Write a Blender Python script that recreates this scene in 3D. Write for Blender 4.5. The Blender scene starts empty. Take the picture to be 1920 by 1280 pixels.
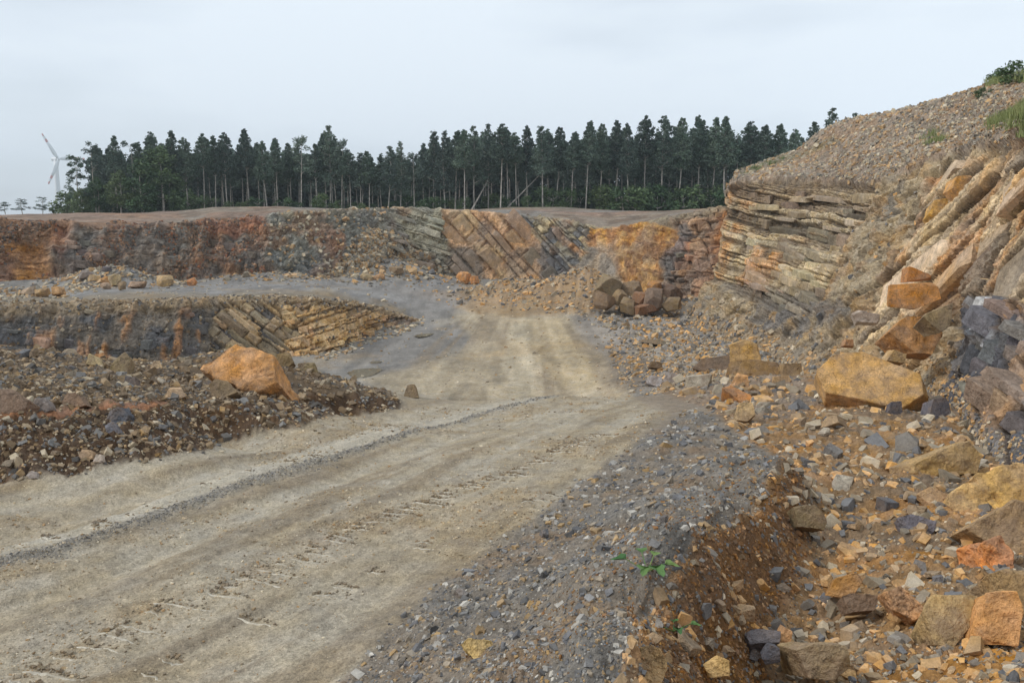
import bpy, bmesh, math, random, zlib
import numpy as np
from mathutils import Vector, Matrix

random.seed(7); RNG = np.random.default_rng(11)
scene = bpy.context.scene
COL = scene.collection

# ------------------------------------------------------------------ camera
CZ = 9.0                       # eye height above the pit floor
FPX = 1600.0                   # focal length in photograph pixels (1920 wide)
TH = math.atan(230.0 / FPX)    # camera looks down a little
cam_d = bpy.data.cameras.new('camera'); cam = bpy.data.objects.new('camera', cam_d); COL.objects.link(cam)
cam_d.sensor_width = 36.0; cam_d.lens = 36.0 * FPX / 1920.0
cam_d.clip_start = 0.1; cam_d.clip_end = 6000
cam.location = (0, 0, CZ); cam.rotation_euler = (math.pi / 2 - TH, 0, 0)
scene.camera = cam

# ------------------------------------------------------------------ sky + sun
SUN_EL, SUN_AZ = math.radians(42), math.radians(-100)   # azimuth from +Y towards +X
w = bpy.data.worlds.new("World"); scene.world = w; w.use_nodes = True
nt = w.node_tree; nt.nodes.clear(); L = nt.links.new
out = nt.nodes.new('ShaderNodeOutputWorld'); bg = nt.nodes.new('ShaderNodeBackground')
sky = nt.nodes.new('ShaderNodeTexSky'); sky.sky_type = 'NISHITA'; sky.sun_disc = False
sky.sun_elevation = SUN_EL; sky.sun_rotation = SUN_AZ; sky.dust_density = 2.0; sky.air_density = 1.0
tc = nt.nodes.new('ShaderNodeTexCoord'); mp = nt.nodes.new('ShaderNodeMapping'); mp.inputs['Scale'].default_value = (1.0, 1.0, 4.0)
nz = nt.nodes.new('ShaderNodeTexNoise'); nz.inputs['Scale'].default_value = 1.6; nz.inputs['Detail'].default_value = 4; nz.inputs['Roughness'].default_value = .5
rmp = nt.nodes.new('ShaderNodeValToRGB'); rmp.color_ramp.elements[0].position = .36; rmp.color_ramp.elements[1].position = .60
rmp.color_ramp.elements[0].color = (.62, .62, .62, 1); rmp.color_ramp.elements[1].color = (1, 1, 1, 1)
mx = nt.nodes.new('ShaderNodeMix'); mx.data_type = 'RGBA'; mx.inputs[7].default_value = (8.8, 9.7, 10.6, 1)
L(tc.outputs['Generated'], mp.inputs[0]); L(mp.outputs[0], nz.inputs['Vector']); L(nz.outputs['Fac'], rmp.inputs[0])
L(rmp.outputs[0], mx.inputs[0]); L(sky.outputs[0], mx.inputs[6]); L(mx.outputs[2], bg.inputs[0])
bg.inputs[1].default_value = 0.10; L(bg.outputs[0], out.inputs[0])
sd = bpy.data.lights.new('sun', 'SUN'); sd.energy = 1.5; sd.angle = math.radians(10); sd.color = (1, .95, .87)
so = bpy.data.objects.new('sun', sd); COL.objects.link(so)
sdir = Vector((math.sin(SUN_AZ) * math.cos(SUN_EL), math.cos(SUN_AZ) * math.cos(SUN_EL), math.sin(SUN_EL)))
so.rotation_euler = sdir.to_track_quat('Z', 'Y').to_euler()
scene.view_settings.view_transform = 'Standard'; scene.view_settings.look = 'None'
scene.view_settings.exposure = 0.0; scene.view_settings.gamma = 1.0; scene.view_settings.use_curve_mapping = False
try:
    scene.cycles.volume_bounces = 0; scene.cycles.max_bounces = 5; scene.cycles.diffuse_bounces = 3
    scene.cycles.transparent_max_bounces = 8
except Exception: pass

# ------------------------------------------------------------------ numpy noise
def hsh(i, j, k, s=0):
    n = (i.astype(np.int64) * 374761393 + j.astype(np.int64) * 668265263 + (k if np.isscalar(k) else k.astype(np.int64)) * 1442695041 + s * 974711) & 0xffffffff
    n = ((n ^ (n >> 13)) * 1274126177) & 0xffffffff
    n = ((n ^ (n >> 15)) * 2246822519) & 0xffffffff
    n = n ^ (n >> 16)
    return n / 4294967296.0
def vn(x, y, z, s=0):
    x, y, z = np.broadcast_arrays(x, y, z)
    i, j, k = np.floor(x), np.floor(y), np.floor(z)
    fx, fy, fz = x - i, y - j, z - k
    fx = fx*fx*(3-2*fx); fy = fy*fy*(3-2*fy); fz = fz*fz*(3-2*fz)
    r = 0
    for a in (0, 1):
        wa = fx if a else 1 - fx
        for b in (0, 1):
            wb = fy if b else 1 - fy
            r = r + wa*wb*((1-fz)*hsh(i+a, j+b, k, s) + fz*hsh(i+a, j+b, k+1, s))
    return r
def fbm(x, y, z=0.0, sc=1.0, o=4, s=0, g=.5):
    x, y, z = np.broadcast_arrays(np.asarray(x, float), y, z)
    r, am, tot = 0, 1.0, 0
    for q in range(o):
        r = r + am * vn(x*sc, y*sc, z*sc, s + q*7); tot += am; am *= g; sc *= 2.03
    return r / tot * 2 - 1
def voro(x, y, sc, s=0):
    x = x*sc; y = y*sc; i0, j0 = np.floor(x), np.floor(y)
    f1 = np.full(x.shape, 9.0); f2 = f1.copy(); idv = np.zeros(x.shape)
    for a in (-1, 0, 1):
        for b in (-1, 0, 1):
            i, j = i0+a, j0+b
            d = np.hypot(i + hsh(i, j, 1, s) - x, j + hsh(i, j, 2, s) - y)
            n = d < f1
            f2 = np.where(n, f1, np.minimum(f2, d)); idv = np.where(n, hsh(i, j, 3, s), idv); f1 = np.where(n, d, f1)
    return f1, f2, idv
def sst(a, b, x):
    t = np.clip((x - a) / (b - a), 0, 1); return t*t*(3-2*t)
def lin(c):
    c = np.asarray(c, float) / 255.0
    return np.where(c <= .04045, c / 12.92, ((c + .055) / 1.055) ** 2.4) * ALB
ALB = 1.13

# ------------------------------------------------------------------ photograph <-> place
ct, st_ = math.cos(TH), math.sin(TH)
def slope(py):
    v = 640.0 - np.asarray(py, float)
    return (-FPX*st_ + v*ct) / (FPX*ct + v*st_)
def P(px, py, d):
    v = 640.0 - py; k = d / (FPX*ct + v*st_)
    return np.array([(px - 960.0) * k, d, CZ + (-FPX*st_ + v*ct) * k])
def Pz(px, py, z):                       # z relative to the eye
    return P(px, py, z / float(slope(py)))
def proj(X, Y, Z):
    zz = Z - CZ; dep = Y*ct - zz*st_; up = Y*st_ + zz*ct
    dep = np.maximum(dep, .05)
    return 960 + FPX*X/dep, 640 - FPX*up/dep

def rbf(pts):
    pts = np.array(pts, float); n = len(pts)
    def f(p): return np.stack([p[:, 0] / p[:, 1], np.log(p[:, 1])], 1)
    C = f(pts); K = np.sqrt(((C[:, None] - C[None])**2).sum(-1) + .02**2)
    A = np.zeros((n+3, n+3)); A[:n, :n] = K + np.eye(n)*1e-4; A[:n, n] = 1; A[:n, n+1:] = C; A[n, :n] = 1; A[n+1:, :n] = C.T
    wgt = np.linalg.solve(A, np.concatenate([pts[:, 2], [0, 0, 0]]))
    def ev(X, Y):
        sh = X.shape; c = f(np.stack([X.ravel(), Y.ravel()], 1)); r = wgt[n] + c @ wgt[n+1:]
        for q in range(n): r += wgt[q] * np.sqrt(((c - C[q])**2).sum(1) + .02**2)
        return r.reshape(sh)
    return ev
g = []
# road (px, py, z)
for a in [(0,1280,-3.0),(300,1280,-3.0),(620,1280,-2.95),(0,1090,-3.05),(350,1050,-3.1),(760,1120,-3.05),(300,930,-3.3),(700,930,-3.3),(960,1000,-3.12),(1100,900,-3.3),
          (0,912,-3.25),(600,840,-3.7),(900,840,-3.6),(400,832,-3.75),(1000,780,-4.2),(1180,790,-4.05),(640,778,-4.3),(745,757,-4.5),(900,752,-4.7),(1040,742,-4.8),(1170,748,-4.75),(1240,775,-4.3),
          (-500,1280,-2.9),(-500,960,-3.0),(-900,1100,-2.7)]: g.append(Pz(*a))
# left bank and mound (px, py, dist)
for a in [(0,775,11.6),(150,768,12.4),(300,762,13.6),(420,760,15.0),(520,742,17.3),(620,730,19.2),(0,700,15.5),(150,690,17),(0,655,19.5),(150,668,20),(300,682,20.5),(400,660,21.5),(480,672,21.5),(560,694,21),(660,715,21),(735,738,21.3),
          (-400,800,10.5),(-400,650,18),(-900,640,14),(450,735,18.2),(300,715,18)]: g.append(P(*a))
# behind the mound, ramp and pit floor (x, y, z rel)
for a in [(-12,28,-7.5),(-7,28,-7.5),(-4.5,29,-7.8),(-20,27,-7.2),(-28,34,-8.8),(-12,36,-9),(-5,36,-9),(-1,29.5,-7.0),(4,29.5,-7.0),(-1,36,-8.8),(4,36,-8.7),
          (-12,45,-9),(-4,45,-9),(3,45,-8.95),(-25,50,-9),(-12,56,-9),(0,58,-8.95),(7,55,-8.7),(-8,66,-9),(0,75,-8.5),(8,70,-8.4),(12,78,-8.1),(-5,90,-7.8),(4,92,-7.5),(-8,105,-7.3),(6,105,-7.2),(20,100,-7.2),(20,80,-7.5),(-60,60,-9),(-70,110,-7.4),(60,110,-7),(-40,85,-8.5)]:
    g.append(np.array([a[0], a[1], a[2] + CZ]))
# gravel heap, trench, rubble field on the right
for a in [(1150,1280,-1.9),(900,1240,-2.4),(1100,1120,-2.3),(1290,1080,-2.2),(1385,1000,-2.6),(1470,900,-3.0),(1200,960,-2.85),(1300,830,-3.25),(1330,900,-2.85),
          (1450,1160,-2.9),(1540,1040,-3.0),(1400,1260,-2.55),(1600,1280,-2.6),(1900,1280,-2.45),(1900,1060,-2.85),(1700,1000,-3.0),(1560,930,-3.15),(1700,1130,-2.75),(2300,1280,-2.2),(1000,1420,-1.8),(1400,1500,-2.0),(600,1450,-2.6)]: g.append(Pz(*a))
for a in [(1330,772,17.5),(1250,790,16.2),(1450,800,15),(1400,850,12.4),(1640,772,17.5),(1760,750,20),(1860,868,11.8),(1960,925,10),(1410,705,30),(1300,735,25),(1250,720,29),(1240,692,43),(1520,705,31),(1400,655,48),(1290,592,74),(1600,860,12.2),(1300,655,52),(2300,1050,7.5)]: g.append(P(*a))
Zmain = rbf(g)
gb = [P(*a) for a in [(-250,578,46),(0,574,50),(300,567,53),(420,562,56),(600,562,60),(700,577,69),(770,600,73),(0,552,63),(400,547,68),(0,536,79),(400,527,90),(600,530,88),(800,520,105),(800,560,84),(860,575,80),(-300,540,74),(-600,540,70),(250,545,66),(650,548,76),(860,512,110)]]
Zbench = rbf(gb)
edge = [P(px, py, d)[:2] for px, py, d in [(-900,600,40),(-250,578,46),(0,574,50),(300,567,53),(420,562,56),(520,560,58),(600,562,60),(700,577,69),(770,600,73),(900,575,80)]]
bench_poly = np.array(edge + [P(900,560,135)[:2], np.array([-150, 135]), np.array([-150, 40])])
def poly_sd(x, y, poly):                # signed distance, positive inside
    poly = np.asarray(poly, float); d = np.full(np.shape(x), 1e9); ins = np.zeros(np.shape(x), bool); n = len(poly)
    for q in range(n):
        ax, ay = poly[q]; bx, by = poly[(q+1) % n]
        ex, ey = bx-ax, by-ay; t = np.clip(((x-ax)*ex + (y-ay)*ey) / (ex*ex+ey*ey+1e-12), 0, 1)
        d = np.minimum(d, np.hypot(x-ax-t*ex, y-ay-t*ey))
        c = ((ay > y) != (by > y)) & (x < (bx-ax)*(y-ay)/((by-ay) if by != ay else 1e-9) + ax)
        ins ^= c
    return np.where(ins, d, -d)
def line_d(x, y, pts):
    pts = np.asarray(pts, float); d = np.full(np.shape(x), 1e9); tt = np.zeros(np.shape(x)); acc = 0
    for q in range(len(pts)-1):
        ax, ay = pts[q]; bx, by = pts[q+1]; ex, ey = bx-ax, by-ay; l = math.hypot(ex, ey)
        t = np.clip(((x-ax)*ex + (y-ay)*ey) / (l*l), 0, 1); dd = np.hypot(x-ax-t*ex, y-ay-t*ey)
        n = dd < d; d = np.where(n, dd, d); tt = np.where(n, acc + t*l, tt); acc += l
    return d, tt
bumps = [(P(1045,548,84), 1.2, 5.5, 3.0), (P(960,540,88), 1.3, 5, 2.2), (P(1105,540,84), 2.0, 4, 3.2), (P(215,528,76), 1.7, 4.0, 2.5), (P(640,520,97), 1.2, 7, 3.0), (P(740,516,101), 2.2, 5, 3.0),
         (P(500,522,90), .9, 6, 2), (P(1190,560,79), .9, 5, 2.0), (P(60,540,77), .6, 5, 2.0), (P(1170,700,38), .35, 2.0, 2.5), (P(1215,690,40), .45, 2.5, 2.0), (P(960,727,46), .18, 1.6, .7)]
def groundZ(X, Y):
    X = np.asarray(X, float); Y = np.asarray(Y, float)
    z = Zmain(X, Y); m = sst(-.3, .3, poly_sd(X, Y, bench_poly)); 
    z = z*(1-m) + Zbench(X, Y)*m
    for (c, h, rx, ry) in bumps: z = z + h*np.exp(-((X-c[0])/rx)**2 - ((Y-c[1])/ry)**2)
    return z
_ds = np.geomspace(2.2, 125, 1500)
def hit(px, py, dmin=2.2):              # first point of the ground seen along a photograph ray
    v = 640.0 - py; k = _ds / (FPX*ct + v*st_); X = (px-960)*k; Z = CZ + (-FPX*st_ + v*ct)*k
    b = (groundZ(X, _ds) > Z) & (_ds > dmin)
    i = int(np.argmax(b)) if b.any() else len(_ds)-1
    return np.array([X[i], _ds[i], Z[i]])

# ------------------------------------------------------------------ tags, meshes, materials
def tag(o, label=None, cat=None, group=None, kind=None):
    if label: o['label'] = label
    if cat: o['category'] = cat
    if group: o['group'] = group
    if kind: o['kind'] = kind
    return o
def link(name, me, parent=None):
    o = bpy.data.objects.new(name, me); COL.objects.link(o)
    if parent is not None: o.parent = parent
    return o
def mesh_arr(name, V, F, mat, col=None, smooth=False):
    me = bpy.data.meshes.new(name); V = np.asarray(V, np.float32); F = np.asarray(F, np.int32); k = F.shape[1]
    me.vertices.add(len(V)); me.vertices.foreach_set('co', V.ravel())
    me.loops.add(F.size); me.loops.foreach_set('vertex_index', F.ravel())
    me.polygons.add(len(F)); me.polygons.foreach_set('loop_start', np.arange(0, F.size, k, dtype=np.int32))
    if smooth: me.polygons.foreach_set('use_smooth', np.ones(len(F), bool))
    else: me.polygons.foreach_set('use_smooth', np.zeros(len(F), bool))
    if col is not None:
        a = me.attributes.new('Col', 'FLOAT_COLOR', 'POINT')
        a.data.foreach_set('color', np.concatenate([np.clip(col, 0, 1), np.ones((len(V), 1))], 1).astype(np.float32).ravel())
    me.materials.append(mat); me.update(calc_edges=True)
    return me
def grid_faces(nu, nv):
    i = np.arange(nu*nv).reshape(nv, nu)
    return np.stack([i[:-1, :-1].ravel(), i[:-1, 1:].ravel(), i[1:, 1:].ravel(), i[1:, :-1].ravel()], 1)

def rock_mat(name, source, s1=6.0, s2=45.0, bump=.5, bdist=.03, vary=.35, rough=.92, grain=0.0, gs=60, sat=(.62, 1.02), crack=0):
    m = bpy.data.materials.new(name); m.use_nodes = True; t = m.node_tree; N = t.nodes; K = t.links.new
    b = N['Principled BSDF']; b.inputs['Roughness'].default_value = rough
    try: b.inputs['Specular IOR Level'].default_value = .25
    except Exception: pass
    ge = N.new('ShaderNodeNewGeometry')
    if source == 'attr':
        c = N.new('ShaderNodeAttribute'); c.attribute_name = 'Col'; cs = c.outputs['Color']; vec = ge.outputs['Position']
    else:
        c = N.new('ShaderNodeObjectInfo'); cs = c.outputs['Color']
        sc = N.new('ShaderNodeVectorMath'); sc.operation = 'SCALE'; sc.inputs[0].default_value = (37, 19, 53); K(c.outputs['Random'], sc.inputs['Scale'])
        ad = N.new('ShaderNodeVectorMath'); K(ge.outputs['Position'], ad.inputs[0]); K(sc.outputs[0], ad.inputs[1]); vec = ad.outputs[0]
    n1 = N.new('ShaderNodeTexNoise'); n1.inputs['Scale'].default_value = s1; n1.inputs['Detail'].default_value = 5; n1.inputs['Roughness'].default_value = .65
    n2 = N.new('ShaderNodeTexNoise'); n2.inputs['Scale'].default_value = s2; n2.inputs['Detail'].default_value = 3; n2.inputs['Roughness'].default_value = .7
    K(vec, n1.inputs['Vector']); K(vec, n2.inputs['Vector'])
    def mr(sock, lo, hi, a=.3, z=.7):
        q = N.new('ShaderNodeMapRange'); q.inputs[1].default_value = a; q.inputs[2].default_value = z; q.inputs[3].default_value = lo; q.inputs[4].default_value = hi; K(sock, q.inputs[0]); return q.outputs[0]
    n0 = N.new('ShaderNodeTexNoise'); n0.inputs['Scale'].default_value = s1*.22; n0.inputs['Detail'].default_value = 8; n0.inputs['Roughness'].default_value = .75; K(vec, n0.inputs['Vector'])
    f0 = mr(n0.outputs['Fac'], 1-vary*.8, 1+vary*.8)
    f1 = mr(n1.outputs['Fac'], 1-vary, 1+vary); f2 = mr(n2.outputs['Fac'], 1-vary*.8, 1+vary*.8)
    mu = N.new('ShaderNodeMath'); mu.operation = 'MULTIPLY'; K(f1, mu.inputs[0]); K(f2, mu.inputs[1])
    vm = N.new('ShaderNodeVectorMath'); vm.operation = 'SCALE'; mu2 = N.new('ShaderNodeMath'); mu2.operation = 'MULTIPLY'; K(mu.outputs[0], mu2.inputs[0]); K(f0, mu2.inputs[1]); K(cs, vm.inputs[0]); K(mu2.outputs[0], vm.inputs['Scale'])
    # rusty stain / grey dust in patches
    n3 = N.new('ShaderNodeTexNoise'); n3.inputs['Scale'].default_value = s1*.45; n3.inputs['Detail'].default_value = 6; K(vec, n3.inputs['Vector'])
    hs = N.new('ShaderNodeHueSaturation'); K(vm.outputs[0], hs.inputs['Color']); K(mr(n3.outputs['Fac'], *sat), hs.inputs['Saturation'])
    fin = hs.outputs[0]
    if crack:
        gy = N.new('ShaderNodeMix'); gy.data_type = 'RGBA'; n5 = N.new('ShaderNodeTexNoise'); n5.inputs['Scale'].default_value = 2.6; n5.inputs['Detail'].default_value = 6; n5.inputs['Roughness'].default_value = .7; K(vec, n5.inputs['Vector'])
        K(mr(n5.outputs['Fac'], 0, .6, .45, .62), gy.inputs[0]); K(fin, gy.inputs[6]); gy.inputs[7].default_value = (*lin((134, 114, 97)), 1)
        dv = N.new('ShaderNodeVectorMath'); dv.operation = 'SCALE'; K(n1.outputs['Color'], dv.inputs[0]); dv.inputs['Scale'].default_value = .35; da = N.new('ShaderNodeVectorMath'); K(vec, da.inputs[0]); K(dv.outputs[0], da.inputs[1])
        ve = N.new('ShaderNodeTexVoronoi'); ve.feature = 'DISTANCE_TO_EDGE'; ve.inputs['Scale'].default_value = 1.9; K(da.outputs[0], ve.inputs['Vector'])
        ck = N.new('ShaderNodeVectorMath'); ck.operation = 'SCALE'; K(gy.outputs[2], ck.inputs[0]); K(mr(ve.outputs['Distance'], .55, 1, .002, .018), ck.inputs['Scale']); fin = ck.outputs[0]
    if grain:
        vo = N.new('ShaderNodeTexVoronoi'); vo.inputs['Scale'].default_value = gs; K(vec, vo.inputs['Vector']); sx = N.new('ShaderNodeSeparateColor'); K(vo.outputs['Color'], sx.inputs[0])
        gm = N.new('ShaderNodeMapRange'); gm.inputs[3].default_value = 1-grain; gm.inputs[4].default_value = 1+grain; K(sx.outputs[0], gm.inputs[0])
        vo2 = N.new('ShaderNodeTexVoronoi'); vo2.inputs['Scale'].default_value = gs*.33; K(vec, vo2.inputs['Vector']); sx2 = N.new('ShaderNodeSeparateColor'); K(vo2.outputs['Color'], sx2.inputs[0])
        gm2 = N.new('ShaderNodeMapRange'); gm2.inputs[3].default_value = 1-grain*.6; gm2.inputs[4].default_value = 1+grain*.6; K(sx2.outputs[0], gm2.inputs[0])
        mg = N.new('ShaderNodeMath'); mg.operation = 'MULTIPLY'; K(gm.outputs[0], mg.inputs[0]); K(gm2.outputs[0], mg.inputs[1])
        vg = N.new('ShaderNodeVectorMath'); vg.operation = 'SCALE'; K(fin, vg.inputs[0]); K(mg.outputs[0], vg.inputs['Scale']); K(vg.outputs[0], b.inputs['Base Color'])
    else: K(hs.outputs[0], b.inputs['Base Color'])
    bm = N.new('ShaderNodeBump'); bm.inputs['Strength'].default_value = bump; bm.inputs['Distance'].default_value = bdist
    ad2 = N.new('ShaderNodeMath'); ad2.operation = 'ADD'; K(n1.outputs['Fac'], ad2.inputs[0]); K(n2.outputs['Fac'], ad2.inputs[1]); K(ad2.outputs[0], bm.inputs['Height'])
    K(bm.outputs[0], b.inputs['Normal'])
    return m
M_ground = rock_mat('ground_earth', 'attr', 5, 38, .8, .03, .18, grain=.20, gs=70, sat=(.8, 1.1))
M_cliff = rock_mat('cliff_rock', 'attr', 2.2, 14, .9, .10, .26, grain=.18, gs=11, sat=(.75, 1.08))
M_far = rock_mat('far_rock', 'attr', 1.1, 6, .9, .20, .26, grain=.18, gs=5, sat=(.75,1.0))
M_peb = rock_mat('pebble_rock', 'attr', 12, 70, .5, .01, .22, sat=(.8, 1.1))
M_stone = rock_mat('stone_rock', 'obj', 5, 30, .9, .03, .26, sat=(.8, 1.05), grain=.12, gs=45, crack=1)
M_block = rock_mat('bed_rock', 'obj', 1.6, 11, .9, .08, .28, grain=.14, gs=9, sat=(.7, 1.0))
def plain(name, col, rough=.8, vary=None, sc=3, metal=0, spec=None):
    m = bpy.data.materials.new(name); m.use_nodes = True; t = m.node_tree; b = t.nodes['Principled BSDF']
    b.inputs['Base Color'].default_value = (*col, 1); b.inputs['Roughness'].default_value = rough; b.inputs['Metallic'].default_value = metal
    if vary:
        n = t.nodes.new('ShaderNodeTexNoise'); n.inputs['Scale'].default_value = sc; n.inputs['Detail'].default_value = 5
        g_ = t.nodes.new('ShaderNodeNewGeometry'); t.links.new(g_.outputs['Position'], n.inputs['Vector'])
        r = t.nodes.new('ShaderNodeValToRGB'); r.color_ramp.elements[0].position = .3; r.color_ramp.elements[1].position = .7
        r.color_ramp.elements[0].color = (*[c*(1-vary) for c in col], 1); r.color_ramp.elements[1].color = (*[min(1, c*(1+vary)) for c in col], 1)
        t.links.new(n.outputs['Fac'], r.inputs[0]); t.links.new(r.outputs[0], b.inputs['Base Color'])
    return m

# ------------------------------------------------------------------ colour painting in the rock and the ground
class Paint:
    def __init__(s, X, Y, Z, base, jit=7.0, seed=1):
        s.px, s.py = proj(X, Y, Z)
        dd = np.maximum(Y, 2.0); s.sc = 1.0
        j1 = fbm(s.px/70, s.py/45, 0.3, 1, 4, seed); j2 = fbm(s.px/70, s.py/45, 7.3, 1, 4, seed+3)
        s.jx, s.jy = j1*jit*2.2, j2*jit*1.6
        s.col = np.tile(lin(base), X.shape + (1,)).astype(float)
    def m(s, poly, soft=8): return sst(-soft, soft, poly_sd(s.px + s.jx, s.py + s.jy, poly))
    def lay(s, col, wgt):
        wgt = np.clip(wgt, 0, 1)[..., None]; s.col = s.col*(1-wgt) + lin(col)*wgt
    def poly(s, poly, col, k=1.0, soft=8): s.lay(col, s.m(poly, soft)*k)

# ================================================================== THE GROUND
us = np.concatenate([np.linspace(-1.9, -.68, 46)[:-1], np.linspace(-.68, .68, 730), np.linspace(.68, 1.9, 46)[1:]])
d = 1.9; ds = [d]
while d < 122:
    h = 3.0 + 6.0*float(sst(14, 45, np.array(d))); d += 1.7*max(d*d/(853*h), .012); ds.append(d)
ds = np.array(ds); NV, NU = len(ds), len(us)
U, D = np.meshgrid(us, ds); GX, GY = U*D, D
GZ = groundZ(GX, GY)
gp = Paint(GX, GY, GZ, (134, 120, 103), 8)
px, py = gp.px, gp.py
n_a = fbm(GX, GY, 0, .9, 5, 21); n_b = fbm(GX, GY, 0, 4.5, 4, 22); n_c = fbm(GX, GY, 0, .25, 4, 23); n_f = fbm(GX, GY, 0, 16, 3, 29)
road_px = [(-600,1010),(0,908),(250,862),(500,808),(740,764),(900,748),(1040,738),(1180,748),(1245,778),(1200,830),(1100,905),(960,1003),(790,1130),(600,1300),(300,1600),(-600,1600)]
mound_px = [(-600,1000),(0,906),(250,862),(500,808),(745,762),(745,745),(700,715),(560,690),(480,670),(400,655),(300,680),(150,660),(0,648),(-600,640)]
bank_px = [(-600,1000),(0,906),(250,862),(500,808),(745,762),(745,745),(640,738),(520,745),(420,762),(300,765),(0,782),(-600,800)]
heap_px = [(600,1300),(790,1130),(960,1003),(1100,905),(1200,830),(1270,775),(1330,772),(1420,830),(1480,900),(1440,950),(1380,1010),(1290,1090),(1220,1180),(1180,1300),(1100,1600),(300,1600)]
rub_px = [(1180,1300),(1220,1180),(1290,1090),(1380,1010),(1480,900),(1420,830),(1330,765),(1250,740),(1240,700),(1330,700),(1500,705),(1760,745),(1860,860),(2400,1100),(2400,1700),(1000,1700)]
mr_ = gp.m(road_px, 9); mm_ = gp.m(mound_px, 4); mb_ = gp.m(bank_px, 4); mh_ = gp.m(heap_px, 13); mq_ = gp.m(rub_px, 8)
near = sst(27, 24, GY)
mr_, mm_, mb_, mh_, mq_ = mr_*near, mm_*sst(26, 23, GY), mb_*near, mh_*near, mq_*sst(36, 31, GY)
# pit floor
flo = 1 - near
gp.lay((124, 120, 115), flo*.9)
gp.lay((150, 138, 120), flo*.5*sst(.0, .35, fbm(GX*2.2, GY*.5, 0, .22, 5, 37)))
gp.poly([(850,596),(900,585),(1065,590),(1110,650),(1190,750),(880,752),(680,712),(870,672),(890,640)], (166, 150, 124), .92, 14)
prx = (px-1000+(640-py)*.1)/np.maximum(py-500, 20)*200; ps = fbm(prx*.035, py*.006, 0, 1, 4, 48); pm_ = flo*gp.m([(860,590),(1080,590),(1200,750),(700,760)], 20)
gp.lay((134, 118, 96), pm_*.7*sst(.05, .35, ps)); gp.lay((182, 168, 142), pm_*.5*sst(.05, .3, -ps))
gp.poly([(990,600),(1050,600),(1080,650),(1130,730),(1060,735),(1010,680)], (172, 152, 118), .6, 8)
gp.poly([(700,720),(900,640),(940,650),(930,740),(760,760)], (160, 146, 122), .6, 12)
gp.poly([(850,575),(900,560),(1000,570),(1120,575),(1120,592),(900,592)], (150, 124, 90), .8, 5)
gp.poly([(400,525),(860,520),(880,560),(840,580),(740,570),(600,545),(300,552),(0,562),(-300,570),(-300,555),(0,548)], (128, 124, 120), .85, 5)
gp.poly([(860,540),(1000,520),(1140,545),(1140,580),(900,575)], (150, 124, 92), .9, 6)
gp.poly([(1070,600),(1290,590),(1400,650),(1340,700),(1200,735),(1120,660)], (141, 131, 120), .8, 14)
gp.poly([(1130,660),(1210,655),(1240,700),(1180,735),(1140,720)], (112, 98, 82), .7, 14)
gp.poly([(-300,560),(0,560),(350,550),(620,548),(760,580),(760,600),(600,568),(400,568),(0,585),(-300,590)], (126, 112, 92), .8, 5)
tr = np.abs(np.sin(GX*2.4 + n_a*1.2)) ; gp.lay((132, 116, 92), flo*.0*sst(.75, .98, tr)*gp.m([(880,600),(1060,600),(1190,750),(860,750)], 10))
bmp = 0
for (c, h, rx, ry) in bumps[:3]: bmp = bmp + np.exp(-((GX-c[0])/rx)**2*.6 - ((GY-c[1])/ry)**2*.6)
gp.lay((150, 124, 94), flo*np.clip(bmp*1.3, 0, .95))
gp.lay((150, 122, 80), flo*.35*sst(.25, .6, n_c))
gp.poly([(1108,560),(1130,530),(1250,530),(1285,560),(1278,588),(1110,588)], (84, 72, 60), .85, 5)  # ground painted dark under the boulder pile, imitating shade in its gaps
# road
gp.lay((161, 147, 124), mr_)
gp.lay((152, 132, 102), mr_*.6*sst(.0, .4, n_a))
gp.lay((168, 158, 140), mr_*.5*sst(.05, .4, fbm(GX*3, GY, 0, .5, 4, 31)))
gp.lay((128, 112, 92), mr_*.55*sst(.25, .55, n_b)*sst(-.2, .3, n_a))
wind_px = [(-500,1170),(-120,1095),(0,1062),(120,1030),(250,985),(400,930),(520,893),(640,855),(760,815),(900,778),(1040,742)]
wind = [hit(*q) for q in wind_px]; wd, wt = line_d(GX, GY, [q[:2] for q in wind])
sg = np.sign(np.interp(GY, [q[1] for q in wind], [q[0] for q in wind]) - GX); ws = wd*sg
stk = fbm(ws*2.6, wt*.16, 0, 1, 5, 46); stk2 = fbm(ws*9, wt*.4, 0, 1, 3, 47)
gp.lay((128, 112, 90), mr_*.65*sst(.06, .4, stk)); gp.lay((176, 166, 148), mr_*.5*sst(.05, .35, -stk)); gp.lay((124, 112, 96), mr_*.4*sst(.1, .5, stk2)*sst(-.2, .3, n_b))
gp.lay((182, 174, 158), mr_*.6*sst(.9, .2, np.abs(ws-.5))*(line_d(px, py-26, wind_px)[0] < 60))
ww = np.exp(-(wd/(.13+.07*fbm(GX, GY, 0, .8, 3, 44)))**2)*near
gp.lay((128, 124, 118), ww*.7)
# loose track beside the wheel lugs
lug_px = [(-160,1340),(0,1262),(110,1205),(220,1140),(330,1075),(440,1018),(560,1000),(700,955),(860,900),(1010,850),(1120,815)]
lug_px = [(-160,1330),(20,1262),(120,1222),(210,1168),(290,1132),(390,1105),(540,1046),(620,1000),(740,955),(880,905),(1010,860),(1110,815)]
lug = [hit(*q)[:2] for q in lug_px]; ld, lt = line_d(GX, GY, lug)
side = (fbm(GX, GY, 0, 1.2, 3, 55))
dirL = np.array([.92, -.12])
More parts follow.
